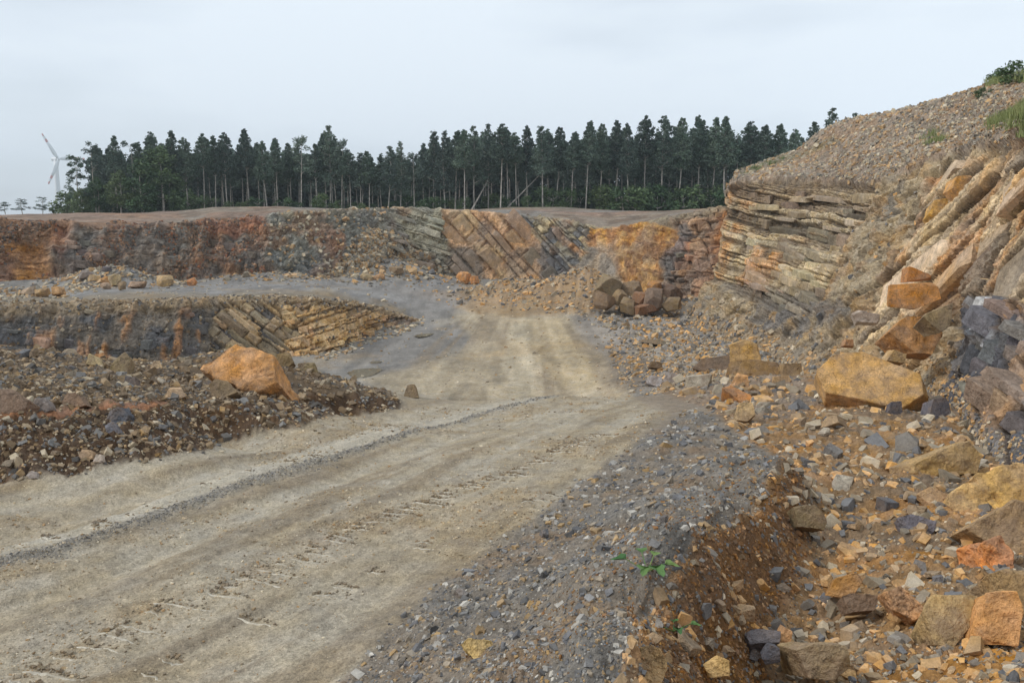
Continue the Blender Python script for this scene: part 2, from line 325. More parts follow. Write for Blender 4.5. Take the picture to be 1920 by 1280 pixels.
# lugs: short imprints across the track
lugz = np.zeros_like(GX); lugw = np.zeros_like(GX)
lp = np.array(lug); seg = np.hypot(*np.diff(lp, axis=0).T); cum = np.concatenate([[0], np.cumsum(seg)])
for side_k, (off, Ln) in enumerate([(.0, .42)]):
    s_ = .2
    while s_ < cum[-1]:
        c = np.array([np.interp(s_, cum, lp[:, 0]), np.interp(s_, cum, lp[:, 1])])
        t2 = np.array([np.interp(s_+.1, cum, lp[:, 0]), np.interp(s_+.1, cum, lp[:, 1])]) - c; t2 /= np.hypot(*t2) + 1e-9
        nrm = np.array([t2[1], -t2[0]]); dr = nrm*.85 - t2*.5; dr /= np.hypot(*dr); pr = np.array([-dr[1], dr[0]])
        ln = Ln*random.uniform(.6, 1.15)
        sel = (np.abs(GX-c[0]) < .9) & (np.abs(GY-c[1]) < .9)
        if sel.any():
            ax = (GX[sel]-c[0])*dr[0] + (GY[sel]-c[1])*dr[1]; bx = (GX[sel]-c[0])*pr[0] + (GY[sel]-c[1])*pr[1]
            inside = sst(-.03, .03, ax)*sst(ln+.03, ln-.05, ax)
            amp = random.uniform(.3, 1.0) * (1 if c[1] < 14 else .6)
            lugz[sel] += amp*inside*(-.035*np.exp(-(bx/.035)**2) + .04*np.exp(-((bx-.07)/.035)**2)*(.6+.8*n_f[sel]))
            lugw[sel] = np.maximum(lugw[sel], amp*inside*np.exp(-((bx+.012)/.016)**2))
        s_ += random.uniform(.17, .26)
gp.lay((142, 122, 96), mr_*.6*np.exp(-((ld)/.12)**2)*sst(-.1, .3, n_b))
rut = np.exp(-((wd-.9)/.35)**2)
# bank, mound, heap, rubble: earth colours darkened to imitate shade between the stones
cob1, cob2, cid = voro(GX + n_b*.05, GY, 5.5, 3); sm1, sm2, sid = voro(GX, GY, 14, 5)
gp.lay((100, 84, 66), mm_)
gp.lay((78, 58, 40), mb_*.9)
gp.lay((92, 68, 46), mb_*.5*sst(0, .4, n_a))
gp.lay((148, 104, 74), near*gp.m([(-80,782),(0,774),(150,764),(300,752),(312,757),(300,768),(150,779),(0,786),(-80,792)], 4)*.95)
gp.lay((120, 110, 98), mh_*.95)
gp.lay((108, 106, 102), mh_*.6*sst(-.1, .35, n_a))
gp.lay((132, 104, 72), mh_*.6*sst(.1, .5, fbm(GX, GY, 0, 1.6, 4, 61)))
gp.lay((140, 108, 70), mq_*.95)
gp.lay((108, 96, 82), mq_*.6*sst(.05, .4, n_a))
gp.lay((162, 116, 62), mq_*.75*sst(.0, .4, fbm(GX, GY, 0, 1.1, 4, 63)))
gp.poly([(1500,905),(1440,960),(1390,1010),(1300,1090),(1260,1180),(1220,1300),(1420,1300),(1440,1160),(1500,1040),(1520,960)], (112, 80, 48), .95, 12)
gp.poly([(1620,1215),(1660,1200),(1830,1225),(1850,1245),(1700,1280),(1600,1290)], (128, 92, 50), .85, 8)
gp.poly([(1250,700),(1500,700),(1560,760),(1450,790),(1330,765),(1260,745)], (128, 116, 104), .7, 12)
# relief
rel = .012*n_f + .02*n_b
roadrel = .05*stk + .012*stk2 + .018*n_b + .012*n_f + .05*n_a + .012*fbm(GX*2.5 - GY*.9, GY*.6, 0, 2.2, 4, 71)
rough_rel = .10*n_a + .05*n_b + .02*n_f
cobz = .045*sst(.55, .2, cob1)*(cid > .45) + .02*sst(.55, .2, sm1)*(sid > .3)
bank_rel = .16*n_a + .08*n_b + .03*n_f + 1.2*cobz
heap_rel = .09*n_a + .045*n_b + .02*n_f + .35*cobz
floor_rel = (.10*fbm(GX, GY, 0, .35, 4, 73) + .035*n_a + .02*n_b)*.8
rid = [hit(*q)[:2] for q in [(1475,905),(1430,945),(1380,990),(1330,1035),(1285,1080),(1235,1130),(1195,1185),(1160,1260)]]; rdist, _t = line_d(GX + .10*n_b + .12*n_a, GY + .08*n_b, rid)
rx_ = np.interp(GY, [q[1] for q in rid][::-1], [q[0] for q in rid][::-1]); right_ = GX > rx_
zz = GZ + near*np.where(right_, .20*np.exp(-(rdist/.35)**2) - .20*np.exp(-((rdist-.7)/.45)**2), .20*np.exp(-(rdist/.8)**2))*sst(12, 9, GY)*(1+.9*n_a) + .05*n_b*np.exp(-(rdist/.6)**2)*near
wr, wm, wh, wq = mr_, np.clip(mm_, 0, 1), mh_, mq_
wf = np.clip(1 - wr - wm - wh - wq, 0, 1)
zz = zz + wr*(roadrel - .05*rut) + 0 + .035*ww*(1+n_f) + wm*np.where(mb_ > .3, bank_rel, bank_rel*.8) + wh*heap_rel + wq*(rough_rel + .8*cobz) + wf*floor_rel
# rough ground close under the pit walls
bmp = 0
for (c, h, rx, ry) in bumps[:8]: bmp = bmp + np.exp(-((GX-c[0])/rx)**2*.8 - ((GY-c[1])/ry)**2*.8)
rr = np.clip(bmp*1.6 + gp.m([(850,560),(900,520),(1140,500),(1400,560),(1560,700),(1250,700),(1120,600),(1000,575)], 14)*flo, 0, 1)
b1, b2, bi = voro(GX, GY, 1.6, 9)
zz = zz + rr*(.25*n_a + .22*sst(.5, .1, b1)*(bi > .4))
benchr = sst(-.5, 1, poly_sd(GX, GY, bench_poly)) * flo
zz = zz + benchr*(.12*n_a)*sst(556, 570, py)
n_m = fbm(GX, GY*.6, 0, 1.3, 4, 77); n_w = fbm(GX*2.2, GY*.35, 0, .6, 4, 78); var = 1 + .10*n_b[..., None] + .10*n_f[..., None] + (flo*(.30*n_m + .34*n_w) + near*.10*n_m)[..., None]
steep_ = 0
cellc = 1 + (mm_ + .6*mh_ + mq_)[..., None]*(1-.9*np.exp(-(line_d(GX, GY, rid)[0]/.7)**2))[..., None]*(.35*(cid-.5) + .35*(sid-.5))[..., None]
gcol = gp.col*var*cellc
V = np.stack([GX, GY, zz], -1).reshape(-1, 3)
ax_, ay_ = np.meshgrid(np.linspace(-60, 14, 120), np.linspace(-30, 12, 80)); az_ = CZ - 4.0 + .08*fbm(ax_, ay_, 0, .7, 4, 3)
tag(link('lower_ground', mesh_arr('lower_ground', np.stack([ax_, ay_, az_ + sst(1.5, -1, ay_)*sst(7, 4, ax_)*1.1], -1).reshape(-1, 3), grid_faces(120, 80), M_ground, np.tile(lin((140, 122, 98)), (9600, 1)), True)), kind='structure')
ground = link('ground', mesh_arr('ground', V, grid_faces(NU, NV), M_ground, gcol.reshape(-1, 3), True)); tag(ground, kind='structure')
GZF = zz
def gz_fine(X, Y):                      # bilinear look-up in the finished ground
    u = np.clip(np.interp(X/Y, us, np.arange(NU)), 0, NU-1.001); v = np.clip(np.interp(Y, ds, np.arange(NV)), 0, NV-1.001)
    i, j = np.floor(u).astype(int), np.floor(v).astype(int); fu, fv = u-i, v-j
    return (GZF[j, i]*(1-fu)*(1-fv) + GZF[j, i+1]*fu*(1-fv) + GZF[j+1, i]*(1-fu)*fv + GZF[j+1, i+1]*fu*fv)
def g_look(A, X, Y):
    u = np.clip(np.round(np.interp(X/Y, us, np.arange(NU))), 0, NU-1).astype(int); v = np.clip(np.round(np.interp(Y, ds, np.arange(NV))), 0, NV-1).astype(int)
    return A[v, u]

# ================================================================== ROCK FACES
def crom(C, t):                         # Catmull-Rom through C along axis 0
    C = np.asarray(C, float); n = len(C); t = np.clip(t, 0, n-1-1e-6); i = np.floor(t).astype(int); f = (t-i)
    def c(q): return C[np.clip(q, 0, n-1)]
    f = f.reshape((-1,) + (1,)*(C.ndim-1)); a, b, cc, dd = c(i-1), c(i), c(i+1), c(i+2)
    return .5*((2*b) + (-a+cc)*f + (2*a-5*b+4*cc-dd)*f*f + (-a+3*b-3*cc+dd)*f**3)
def seg_param(counts):                  # counts per control segment -> parameter values
    t = [np.linspace(q, q+1, n, endpoint=False) for q, n in enumerate(counts)]
    return np.concatenate(t + [[len(counts)]])
def surf(ctrl, cu, cv):                 # ctrl[row][col] points
    A = np.array(ctrl, float); A = crom(A, seg_param(cv)); A = crom(A.transpose(1, 0, 2), seg_param(cu)).transpose(1, 0, 2)
    return A
def normals(S, toward):
    du = np.gradient(S, axis=1); dv = np.gradient(S, axis=0); n = np.cross(du, dv); n /= np.linalg.norm(n, axis=-1, keepdims=True) + 1e-9
    f = np.sign((n*toward).sum(-1, keepdims=True)); return n*np.where(f == 0, 1, f)
def beds(b, a, T, Lb, s):
    bb = b/T; bb = bb + .45*np.sin(bb*1.7+s) + .3*np.sin(bb*.61+2*s); i = np.floor(bb); fb = bb-i
    aa = a/(Lb*(.6+.9*hsh(i, i*0+1, 5, s))) + hsh(i, i*0, 3, s)*17; aa = aa + .3*np.sin(aa*2.3+i); j = np.floor(aa); fa = aa-j
    h = hsh(i, j, 11, s); h2 = hsh(i, i*0, 13, s)
    gap = np.maximum(sst(.14, .02, np.minimum(fb, 1-fb)), .8*sst(.07, .01, np.minimum(fa, 1-fa)))
    return i, j, h, h2, gap
def unit(v): v = np.asarray(v, float); return v/np.linalg.norm(v)
BLK = []
def block_variant(seed):
    r = random.Random(seed); bm = bmesh.new(); bmesh.ops.create_cube(bm, size=1.0)
    bmesh.ops.bevel(bm, geom=list(bm.edges), offset=.10, segments=1, affect='EDGES')
    for v in bm.verts: v.co += Vector((r.uniform(-.07, .07), r.uniform(-.06, .06), r.uniform(-.10, .10)))
    me = bpy.data.meshes.new('rock_slab'); bm.to_mesh(me); bm.free(); me.materials.append(M_block); return me
BLK = [block_variant(100+q) for q in range(12)]
def pieces(parent, S, N, colr, ids, mask, la, nb, T, cap, name='rock_slab', depth=.9, minpx=9, jitc=.12, grow=1.0, proud=.30):
    """bed blocks standing proud of a face, each its own child"""
    i, j = ids; m = mask.ravel() > .5; key = (i.ravel()[m].astype(np.int64)+50000)*200003 + (j.ravel()[m].astype(np.int64)+50000)
    Pt = S.reshape(-1, 3)[m]; Nt = N.reshape(-1, 3)[m]; Ct = colr.reshape(-1, 3)[m]
    o = np.argsort(key, kind='stable'); key = key[o]; Pt, Nt, Ct = Pt[o], Nt[o], Ct[o]
    uq, st, cn = np.unique(key, return_index=True, return_counts=True); cand = []
    for q in range(len(uq)):
        if cn[q] < 5: continue
        p = Pt[st[q]:st[q]+cn[q]]; c = p.mean(0); a = p @ la; b = p @ nb
        la_e, lb_e = np.percentile(a, 97)-np.percentile(a, 3), np.percentile(b, 97)-np.percentile(b, 3)
        pxs = math.sqrt(max(la_e*lb_e, 1e-6))*FPX/c[1]
        if pxs < minpx or lb_e < .05: continue
        r = random.random()
        if r < .30: continue
        cand.append((pxs*(.6+r), c, Nt[st[q]:st[q]+cn[q]].mean(0), Ct[st[q]:st[q]+cn[q]].mean(0), la_e, lb_e))
    cand.sort(key=lambda e: -e[0])
    for e in cand[:cap]:
        _, c, n, cc, A, B = e; z = unit(nb + .04*RNG.normal(size=3)); x = unit(la - z*(la @ z) + .05*RNG.normal(size=3)); x = unit(x - z*(x @ z)); y = unit(np.cross(z, x))
        if y @ n > 0: y = -y; x = -x                      # y axis points into the face
        ob = link(name, random.choice(BLK), parent)
        dp = min(max(A, B)*depth, 1.6*max(B, .25)) * random.uniform(.8, 1.1)
        R = Matrix(((x[0], y[0], z[0]), (x[1], y[1], z[1]), (x[2], y[2], z[2]))).to_4x4()
        out_ = random.uniform(.02, proud)*min(B, .6)
        ob.matrix_world = Matrix.Translation(Vector(c + unit(n)*(out_ - dp*.42))) @ R @ Matrix.Diagonal((A*.97*grow, dp, B*.9*grow, 1))
        f = 1 + jitc*RNG.normal(); ob.color = (*np.clip(cc*f*np.array([1+.05*RNG.normal(), 1, 1+.05*RNG.normal()]), 0, 1), 1)

# ---- far wall and the plateau behind it
fw = [(-700,412,70,540,4),(-400,412,76,540,4),(-200,412,80,540,3),(0,414,84,537,3),(150,418,87,525,3),(300,422,90,522,3),(380,414,93,525,4),(450,410,94,526,4),(530,401,96,526,5),(600,398,99,522,6),(700,395,104,517,6),(740,393,106,515,4),(800,394,107,515,3),
      (850,396,108,512,3),(900,398,108,525,3.5),(950,402,107.5,530,4),(1000,407,107,530,4.5),(1060,414,104,540,6),(1130,428,98,548,7),(1200,421,94,550,7),(1250,408,91,560,7),(1300,400,88,570,7),(1350,391,86,580,8),(1420,388,84,590,8),(1520,380,82,600,8)]
rows = [[], [], [], [], []]
for (x, y, d0, yb, off) in fw:
    rim = P(x, y, d0); ub = (x-960.0)/FPX*1.005; db = d0-off; bX = (rim[0]/rim[1])*db
    bz = float(groundZ(np.array([bX]), np.array([db]))[0]) - .6
    base = np.array([bX, db, bz]); rows[0].append(base); rows[1].append(base*.62 + rim*.38 + np.array([0, -.3, 0])); rows[2].append(base*.3 + rim*.7 + np.array([0, -.2, 0])); rows[3].append(rim)
    rows[4].append(rim + np.array([0, 2.0, .05]))
S = surf(rows, [12]*2 + [28]+[34]*21, [34, 34, 34, 8])
N_ = normals(S, np.array([0, -1, .3])); X, Y, Z = S[..., 0], S[..., 1], S[..., 2]
fp = Paint(X, Y, Z, (132, 112, 92), 17, 5); px, py = fp.px, fp.py
m_left = fp.m([(-900,380),(520,380),(500,470),(520,560),(-900,560)], 12)
m_scr = fp.m([(520,380),(740,380),(700,470),(780,500),(840,530),(540,540),(500,480)], 10)
m_c = fp.m([(735,380),(850,380),(850,520),(790,500),(700,440)], 5)
m_d = fp.m([(850,380),(960,380),(1010,430),(1060,520),(850,530)], 5)
m_e = fp.m([(955,380),(1130,420),(1110,455),(1060,540),(1010,450)], 5)
m_o = fp.m([(1125,425),(1180,415),(1255,432),(1250,480),(1240,560),(1160,560),(1150,500),(1110,450)], 5)
m_g = fp.m([(1250,380),(1600,360),(1600,600),(1240,600),(1255,450)], 6)
wx = fbm(X, Y*.3, Z, .12, 4, 81)*1.6
def bd(dipdeg, T, Lb, s, warp=1.0):
    c, q = math.cos(math.radians(dipdeg)), math.sin(math.radians(dipdeg))
    la, nb = np.array([c, 0, -q]), np.array([q, 0, c]); return (la, nb) + beds(X*nb[0]+Z*nb[2]+wx*warp*.5, X*la[0]+Z*la[2]+wx*warp, T, Lb, s)
La = bd(4, .42, 1.4, 1); Lc = bd(17, .38, 4.0, 2, .8); Ld = bd(48, 1.6, 3.6, 3, .5); Le = bd(48, .6, 1.3, 4, .6); Lg = bd(-5, .5, 1.3, 5)
n1 = fbm(X, Y, Z, .35, 5, 91); n2 = fbm(X, Y, Z, 1.6, 4, 92); n3 = fbm(X*2.0, Y, Z*.25, .5, 4, 93); n4 = fbm(X, Y, Z, 5.0, 3, 94)
fp.lay((122, 98, 78), m_left); fp.lay((100, 96, 94), m_left*.7*sst(-.05, .25, n1)); fp.lay((150, 88, 56), m_left*.75*sst(.0, .35, fbm(X, Y, Z*.6, .22, 4, 95)))
fp.lay((134, 124, 112), m_left*.5*sst(.6, .95, La[4+0]))
fp.poly([(60,470),(150,400),(0,400),(-60,560),(90,540)], (120, 84, 52), .5, 14)
fp.poly([(12,455),(70,450),(84,530),(10,535)], (176, 116, 46), .9, 9)
fp.poly([(395,430),(420,520),(440,520),(425,430)], (160, 98, 50), .4, 9)
fp.poly([(-900,380),(520,380),(500,402),(400,416),(360,428),(150,424),(-900,420)], (152, 112, 84), .8, 4)
fp.poly([(380,412),(500,405),(520,420),(500,440),(400,436)], (158, 98, 66), .7, 5)
fp.poly([(200,480),(260,460),(330,500),(330,530),(180,530)], (132, 108, 88), .8, 10)
fp.lay((136, 130, 120), m_scr*.9); fp.lay((112, 110, 110), m_scr*.7*sst(.0, .3, n1)); fp.poly([(585,430),(630,430),(635,530),(580,530)], (158, 104, 66), .6, 9)
fp.lay((158, 148, 130), m_c*.9); fp.lay((176, 162, 136), m_c*.6*(Lc[5] > .5)); fp.lay((160, 92, 50), .9*np.exp(-((px-852+(py-440)*.08)/7)**2)*m_c)
fp.lay((194, 144, 94), m_d); fp.lay((172, 148, 112), m_d*.6*(Ld[5] > .6)); fp.lay((190, 138, 88), m_d*.5*sst(0, .3, n1)); fp.poly([(850,465),(885,455),(900,515),(850,520)], (112, 104, 98), .8, 6)
fp.poly([(1000,500),(1040,520),(1000,530)], (105, 105, 108), .8, 6)
fp.lay((182, 158, 118), m_e); fp.lay((140, 126, 104), m_e*(Le[4] > .6)*.8); fp.lay((98, 98, 104), m_e*(Le[4] < .28)*.9)
fp.poly([(1000,470),(1030,440),(1065,470),(1075,520),(1020,530)], (94, 96, 104), .7, 6)
fp.poly([(1040,418),(1060,424),(1100,480),(1085,486)], (190, 132, 76), .8, 4)
n5 = fbm(X*2.6, Y, Z*.22, 1.0, 4, 97); fp.lay((168, 116, 62), m_o); fp.lay((188, 138, 66), m_o*.9*sst(-.1, .2, n3)); fp.lay((146, 96, 52), m_o*.7*sst(.05, .3, n5)); fp.lay((150, 120, 90), m_o*.6*sst(.1, .3, n1)); fp.lay((120, 80, 52), m_o*.6*(La[4] > .75))
fp.poly([(1110,470),(1150,455),(1165,560),(1080,560)], (164, 142, 122), .7, 9)
fp.lay((158, 120, 88), m_g); fp.lay((172, 108, 66), m_g*.8*sst(0, .3, n1)); fp.lay((122, 108, 98), m_g*.6*(Lg[4] < .3))
fp.poly([(1255,420),(1285,425),(1275,520),(1250,520)], (98, 96, 98), .75, 7)
fp.poly([(1340,390),(1362,395),(1330,560),(1300,560)], (186, 118, 58), .7, 8)
fp.lay((140, 124, 102), .75*sst(.82, .9, np.linspace(0, 1, S.shape[0]))[:, None]*np.ones_like(X)*(1-m_d)*(1-m_c)*(1-m_o)*(px > 520))
fp.col = fp.col*np.array([1.10, 1.16, 1.12])
# gaps between the beds are a darker brown
gapw = m_left*La[6]*.5 + m_c*Lc[6]*.5 + m_d*Ld[6]*.8 + m_e*Le[6] + m_g*Lg[6]
fp.lay((92, 74, 58), np.clip(gapw, 0, 1)*.55)
vf = voro(X*1.0, Z*1.2, 1.5, 77); fp.col *= (1 + .35*(vf[2]-.5)*np.clip(m_scr + .4*m_left, 0, 1))[..., None]
fp.lay((156, 112, 74), .55*sst(.12, .34, fbm(X, Y, Z, .3, 4, 198))*(1-m_o)); fp.lay((120, 116, 110), .5*sst(.12, .34, fbm(X, Y, Z, .28, 4, 199))*(1-m_o))
disp = .45*n1 + .30*n2 + .10*n4 + m_scr*(.5*n2 + .5*(vf[2]-.5)*sst(.02, .15, vf[1]-vf[0])) + m_left*(.22*(La[4]-.5) - .06*La[6] + 1.3*n3) + m_c*(.35*(Lc[4]-.5) - .3*Lc[6] + .5*n1) + m_d*(.14*(Ld[4]-.5) - .22*Ld[6] - .7*n1) + m_e*(.55*(Le[4]-.5) - .3*Le[6]) + m_g*(.5*(Lg[4]-.5) - .2*Lg[6] + .6*n3) + m_o*(.8*n3 + .5*n5 + .2*(La[4]-.5))
fade = np.ones(S.shape[0]); fade[-12:] = np.linspace(1, 0, 12)
S2 = S + N_*(disp*fade[:, None])[..., None]
fcol = fp.col*(1 + .18*n4 + .14*n2)[..., None]*(1 + .25*((m_left*(La[4]-.5) + m_c*(Lc[4]-.5) + m_d*(Ld[4]-.5)*.5 + m_e*(Le[4]-.5) + m_g*(Lg[4]-.5))))[..., None]
far_wall = link('quarry_face', mesh_arr('quarry_face', S2.reshape(-1, 3), grid_faces(S.shape[1], S.shape[0]), M_far, fcol.reshape(-1, 3))); tag(far_wall, kind='structure')
infr = (px > -40) & (px < 1400)
for (Q, mk, T, cap, gr) in [(Lc, m_c*(n2 > 0), .55, 16, 1), (Ld, m_d*(n2 > -.1), 1.3, 14, 1), (Le, m_e*(n2 > 0), .55, 34, 1), (Lg, m_g*infr*(n2 > 0), .5, 30, 1), (La, m_left*infr*sst(.15, .3, n1+.1), .42, 26, 1)]:
    pieces(far_wall, S2, N_, fcol, (Q[2], Q[3]), mk, Q[0], Q[1], T, cap, minpx=7, depth=.7 if T != 1.3 else .25, proud=.25 if T != 1.3 else .03)
FW = (S2, fcol, px, py, m_scr)
# plateau (shares the rim)
rimr = S[-1]; prow = [rimr]
for dd_, zz_ in [(6, None), (14, None), (26, None), (45, None), (75, None), (160, None), (400, None), (900, None), (1500, None)]:
    q = rimr.copy(); f = (rimr[:, 1] + dd_)/rimr[:, 1]; q[:, 0] = rimr[:, 0]*f; q[:, 1] = rimr[:, 1]*f
    qx, _ = proj(rimr[:, 0], rimr[:, 1], rimr[:, 2])
    yy = np.interp(qx, [-900, 0, 330, 400, 520, 640, 760, 900, 960, 1050, 1150, 1250, 1360, 1500], [404, 403, 398, 388, 388, 392, 394, 393, 389, 389, 394, 396, 393, 390])
    zt = CZ + slope(yy)*(q[:, 1]); t = min(1, (dd_/26.0))**.8
    z26 = CZ + slope(yy)*(rimr[:, 1]+26)
    q[:, 2] = rimr[:, 2]*(1-t) + z26*t
    prow.append(q)
R9 = crom(np.array(prow), seg_param([8, 8, 8, 8, 5, 5, 4, 4, 4])); X, Y, Z = R9[..., 0], R9[..., 1], R9[..., 2]
pn = fbm(X, Y, 0, .12, 5, 101); Z = Z + .35*pn*sst(0, 8, Y - R9[0][None, :, 1]) ; R9[..., 2] = Z
pp = Paint(X, Y, Z, (138, 122, 104), 5, 8); pp.lay((128, 126, 122), .7*sst(-.1, .25, fbm(X*.4, Y, 0, .2, 4, 102))); pp.lay((142, 106, 82), .6*sst(.05, .3, pn))
pp.poly([(-900,395),(330,395),(345,412),(-900,425)], (146, 112, 88), .6, 3); pp.lay((108, 88, 70), .7*sst(.0, .3, fbm(X, Y*.5, 0, .5, 4, 108)))
grs = sst(128, 145, Y)*(1-0*X); pp.lay((74, 78, 48), grs*.95)
plat = link('plateau_ground', mesh_arr('plateau_ground', R9.reshape(-1, 3), grid_faces(R9.shape[1], R9.shape[0]), M_far, (pp.col*(1+.2*fbm(X, Y, 0, .9, 4, 104))[..., None]).reshape(-1, 3), True)); tag(plat, kind='structure')
def platZ(x, y):
    u = x/y; q = np.abs(R9[:, :, 0]/R9[:, :, 1] - u) + np.abs(R9[:, :, 1]-y)/200.0; k = np.unravel_index(np.argmin(q), q.shape); return float(R9[k][2])

# ---- lower bench face on the left
lf = [(-900,600,40,-9.3,1.5),(-250,578,46,-9.3,2),(0,574,50,-9.3,2),(150,572,51.5,-9.3,2),(300,567,53,-9.3,2.2),(420,562,56,-9.3,3),(520,560,58,-9.3,3),(600,562,60,-9.3,3.4),(660,570,64.5,-9.3,2.6),(700,577,69,-9.3,1.8),(740,588,71.5,-9.3,1),(790,604,74,-9.3,.6)]
rows = [[], [], [], [], []]
for (x, y, d0, zb, off) in lf:
    t = P(x, y, d0); t[2] += .05; db = d0-off; b = np.array([t[0]/t[1]*db, db, zb + CZ]); rows[0].append(b); rows[1].append(b*.6+t*.4 + np.array([0, -.2, 0])); rows[2].append(b*.25+t*.75 + np.array([0, -.25, 0])); rows[3].append(t + np.array([0, .1, 0])); rows[4].append(t + np.array([t[0]/t[1]*2.2, 2.2, -.1]))
S = surf(rows, [12, 40]+[46]*9, [26, 24, 18, 8]); N_ = normals(S, np.array([0, -1, .3])); X, Y, Z = S[..., 0], S[..., 1], S[..., 2]
fp = Paint(X, Y, Z, (122, 106, 86), 6, 15); px, py = fp.px, fp.py
n1 = fbm(X, Y, Z, .6, 5, 191); n2 = fbm(X, Y, Z, 2.6, 4, 192); n3 = fbm(X*2, Y, Z*.3, .8, 4, 193); n4 = fbm(X, Y, Z, 8, 3, 194); wx = n1*.5
ml = fp.m([(-900,500),(370,500),(400,600),(430,720),(-900,720)], 10); mc = fp.m([(390,500),(560,500),(580,600),(520,720),(400,720)], 6); mt = fp.m([(540,500),(900,500),(900,720),(520,720)], 6)
La = bd(6, .35, .9, 21); Lc = bd(38, .28, 1.3, 22, .6); Ld = bd(-8, .27, .8, 23, 1.2)
fp.lay((112, 104, 94), ml*.9); fp.lay((88, 90, 94), ml*.8*sst(-.1, .2, n1)); fp.lay((168, 116, 62), ml*.65*sst(.12, .36, n3)); fp.poly([(70,620),(100,615),(100,655),(70,655)], (178, 124, 60), .6, 7)
fp.lay((140, 124, 98), mc*.9); fp.lay((96, 96, 98), mc*.8*(Lc[4] < .35)); fp.lay((178, 146, 100), mc*.6*(Lc[4] > .75))
fp.lay((198, 164, 112), mt*.95); fp.lay((130, 118, 100), mt*.8*(Ld[4] < .25)); fp.lay((190, 134, 70), mt*.6*sst(.1, .4, n3))
fp.poly([(730,590),(770,590),(780,620),(720,620)], (104, 106, 110), .7, 6); fp.poly([(650,570),(720,580),(740,610),(680,620)], (166, 132, 84), .6, 6)
fp.lay((138, 120, 94), .85*sst(.70, .80, np.linspace(0, 1, S.shape[0]))[:, None]*np.ones_like(X))
fp.col = fp.col*np.array([1.24, 1.2, 1.16]); fp.lay((80, 66, 50), np.clip(ml*La[6]*.5 + mc*Lc[6] + mt*Ld[6], 0, 1)*.5)
disp = .22*n1 + .14*n2 + .05*n4 + ml*(.16*(La[4]-.5) - .05*La[6] + .7*n3) + mc*(.35*(Lc[4]-.5) - .2*Lc[6]) + mt*(.35*(Ld[4]-.5) - .2*Ld[6] + .2*n3)
S2 = S + N_*(disp*np.interp(np.arange(S.shape[0]), [0, 60, S.shape[0]-1], [1, 1, .15])[:, None])[..., None]
fcol = fp.col*(1 + .16*n4 + .12*n2)[..., None]*(1 + .3*(ml*(La[4]-.5) + mc*(Lc[4]-.5) + mt*(Ld[4]-.5)))[..., None]
bface = link('bench_face', mesh_arr('bench_face', S2.reshape(-1, 3), grid_faces(S.shape[1], S.shape[0]), M_cliff, fcol.reshape(-1, 3))); tag(bface, kind='structure')
vis = (px > -30) & (py < 690)
for (Q, mk, cap) in [(La, ml*vis*(n1 > .1), 30), (Lc, mc*vis, 80), (Ld, mt*vis, 110)]:
    pieces(bface, S2, N_, fcol, (Q[2], Q[3]), mk, Q[0], Q[1], .3, cap, minpx=7, depth=.8)
BF = (S2, fcol, px, py)

# ---- high cliff and scree slope on the right
rc = [  # base, mid, rock top, scree, skyline
 [(1345,560,92),(1350,480,93),(1366,398,94),(1378,345,95),(1392,326,97)],
 [(1290,592,74),(1340,475,78),(1366,352,81),(1392,330,85),(1424,312,90)],
 [(1350,620,60),(1398,480,66),(1450,338,70),(1480,308,77),(1505,285,85)],
 [(1400,652,50),(1480,470,57),(1560,343,62),(1560,292,71),(1572,234,80)],
 [(1500,692,36),(1570,500,44),(1640,343,50),(1660,272,61),(1690,208,74)],
 [(1620,722,27),(1650,520,34),(1740,303,40),(1780,242,52),(1800,180,67)],
 [(1760,748,20),(1790,500,25),(1850,275,31),(1880,222,43),(1900,152,60)],
 [(1850,852,12.5),(1900,530,17.5),(1960,235,23),(2000,170,36),(2050,118,54)],
 [(1965,932,9.8),(2080,560,13.5),(2150,180,19),(2200,110,30),(2250,85,50)],
 [(2250,1080,7.2),(2400,600,10.5),(2600,150,15),(2700,80,25),(2750,60,45)]]
rows = [[], [], [], [], [], [], []]
for c in rc:
    q = [P(*a) for a in c]; dn = q[0] - q[1]; dn = dn/np.linalg.norm(dn)
    rows[0].append(q[0] + dn*1.3)
    for k in range(5): rows[k+1].append(q[k])
    rows[6].append(q[4] + np.array([14, 14, -1.0]))
for c in [[(7.2, 3.2, -2.5), (10.2, 4.0, .8), (13.6, 6.2, 4.8), (22, 12, 8.2), (33, 22, 11.5)], [(8.6, -6, -2.6), (11.6, -6, 1.0), (15, -5, 5), (25, -3, 9), (38, 0, 12)], [(9.5, -20, -2.6), (12.6, -20, 1.2), (16, -20, 5), (27, -20, 9), (40, -20, 12)]]:
    q = [np.array([a[0], a[1], a[2] + CZ]) for a in c]; rows[0].append(q[0] + np.array([-.4, 0, -1.3]))
    for k in range(5): rows[k+1].append(q[k])
    rows[6].append(q[4] + np.array([16, 0, -1.0]))
S = surf(rows, [24, 50, 62, 100, 105, 110, 130, 90, 40, 20, 14, 8], [10, 125, 130, 42, 52, 8]); TWV = S[..., 1]
N_ = normals(S, np.array([-1, -.6, .5])); X, Y, Z = S[..., 0], S[..., 1], S[..., 2]
vpar = seg_param([10, 125, 130, 42, 52, 8])[:, None]*np.ones_like(X)
fp = Paint(X, Y, Z, (140, 122, 100), 6, 25); px, py = fp.px, fp.py
n0 = fbm(X, Y, Z, .16, 4, 290); n1 = fbm(X, Y, Z, .5, 5, 291); n2 = fbm(X, Y, Z, 2.2, 4, 292); n3 = fbm(X, Y*.6, Z*1.8, .9, 4, 293); n4 = fbm(X, Y, Z, 8, 4, 294)
laM, nbM = unit((.0, -1, -.06)), unit((0, -.06, 1)); laN, nbN = unit((.0, -.84, .53)), unit((.35, .50, .79))
laK, nbK = unit((.1, -.9, -.25)), unit((.1, -.25, .95))
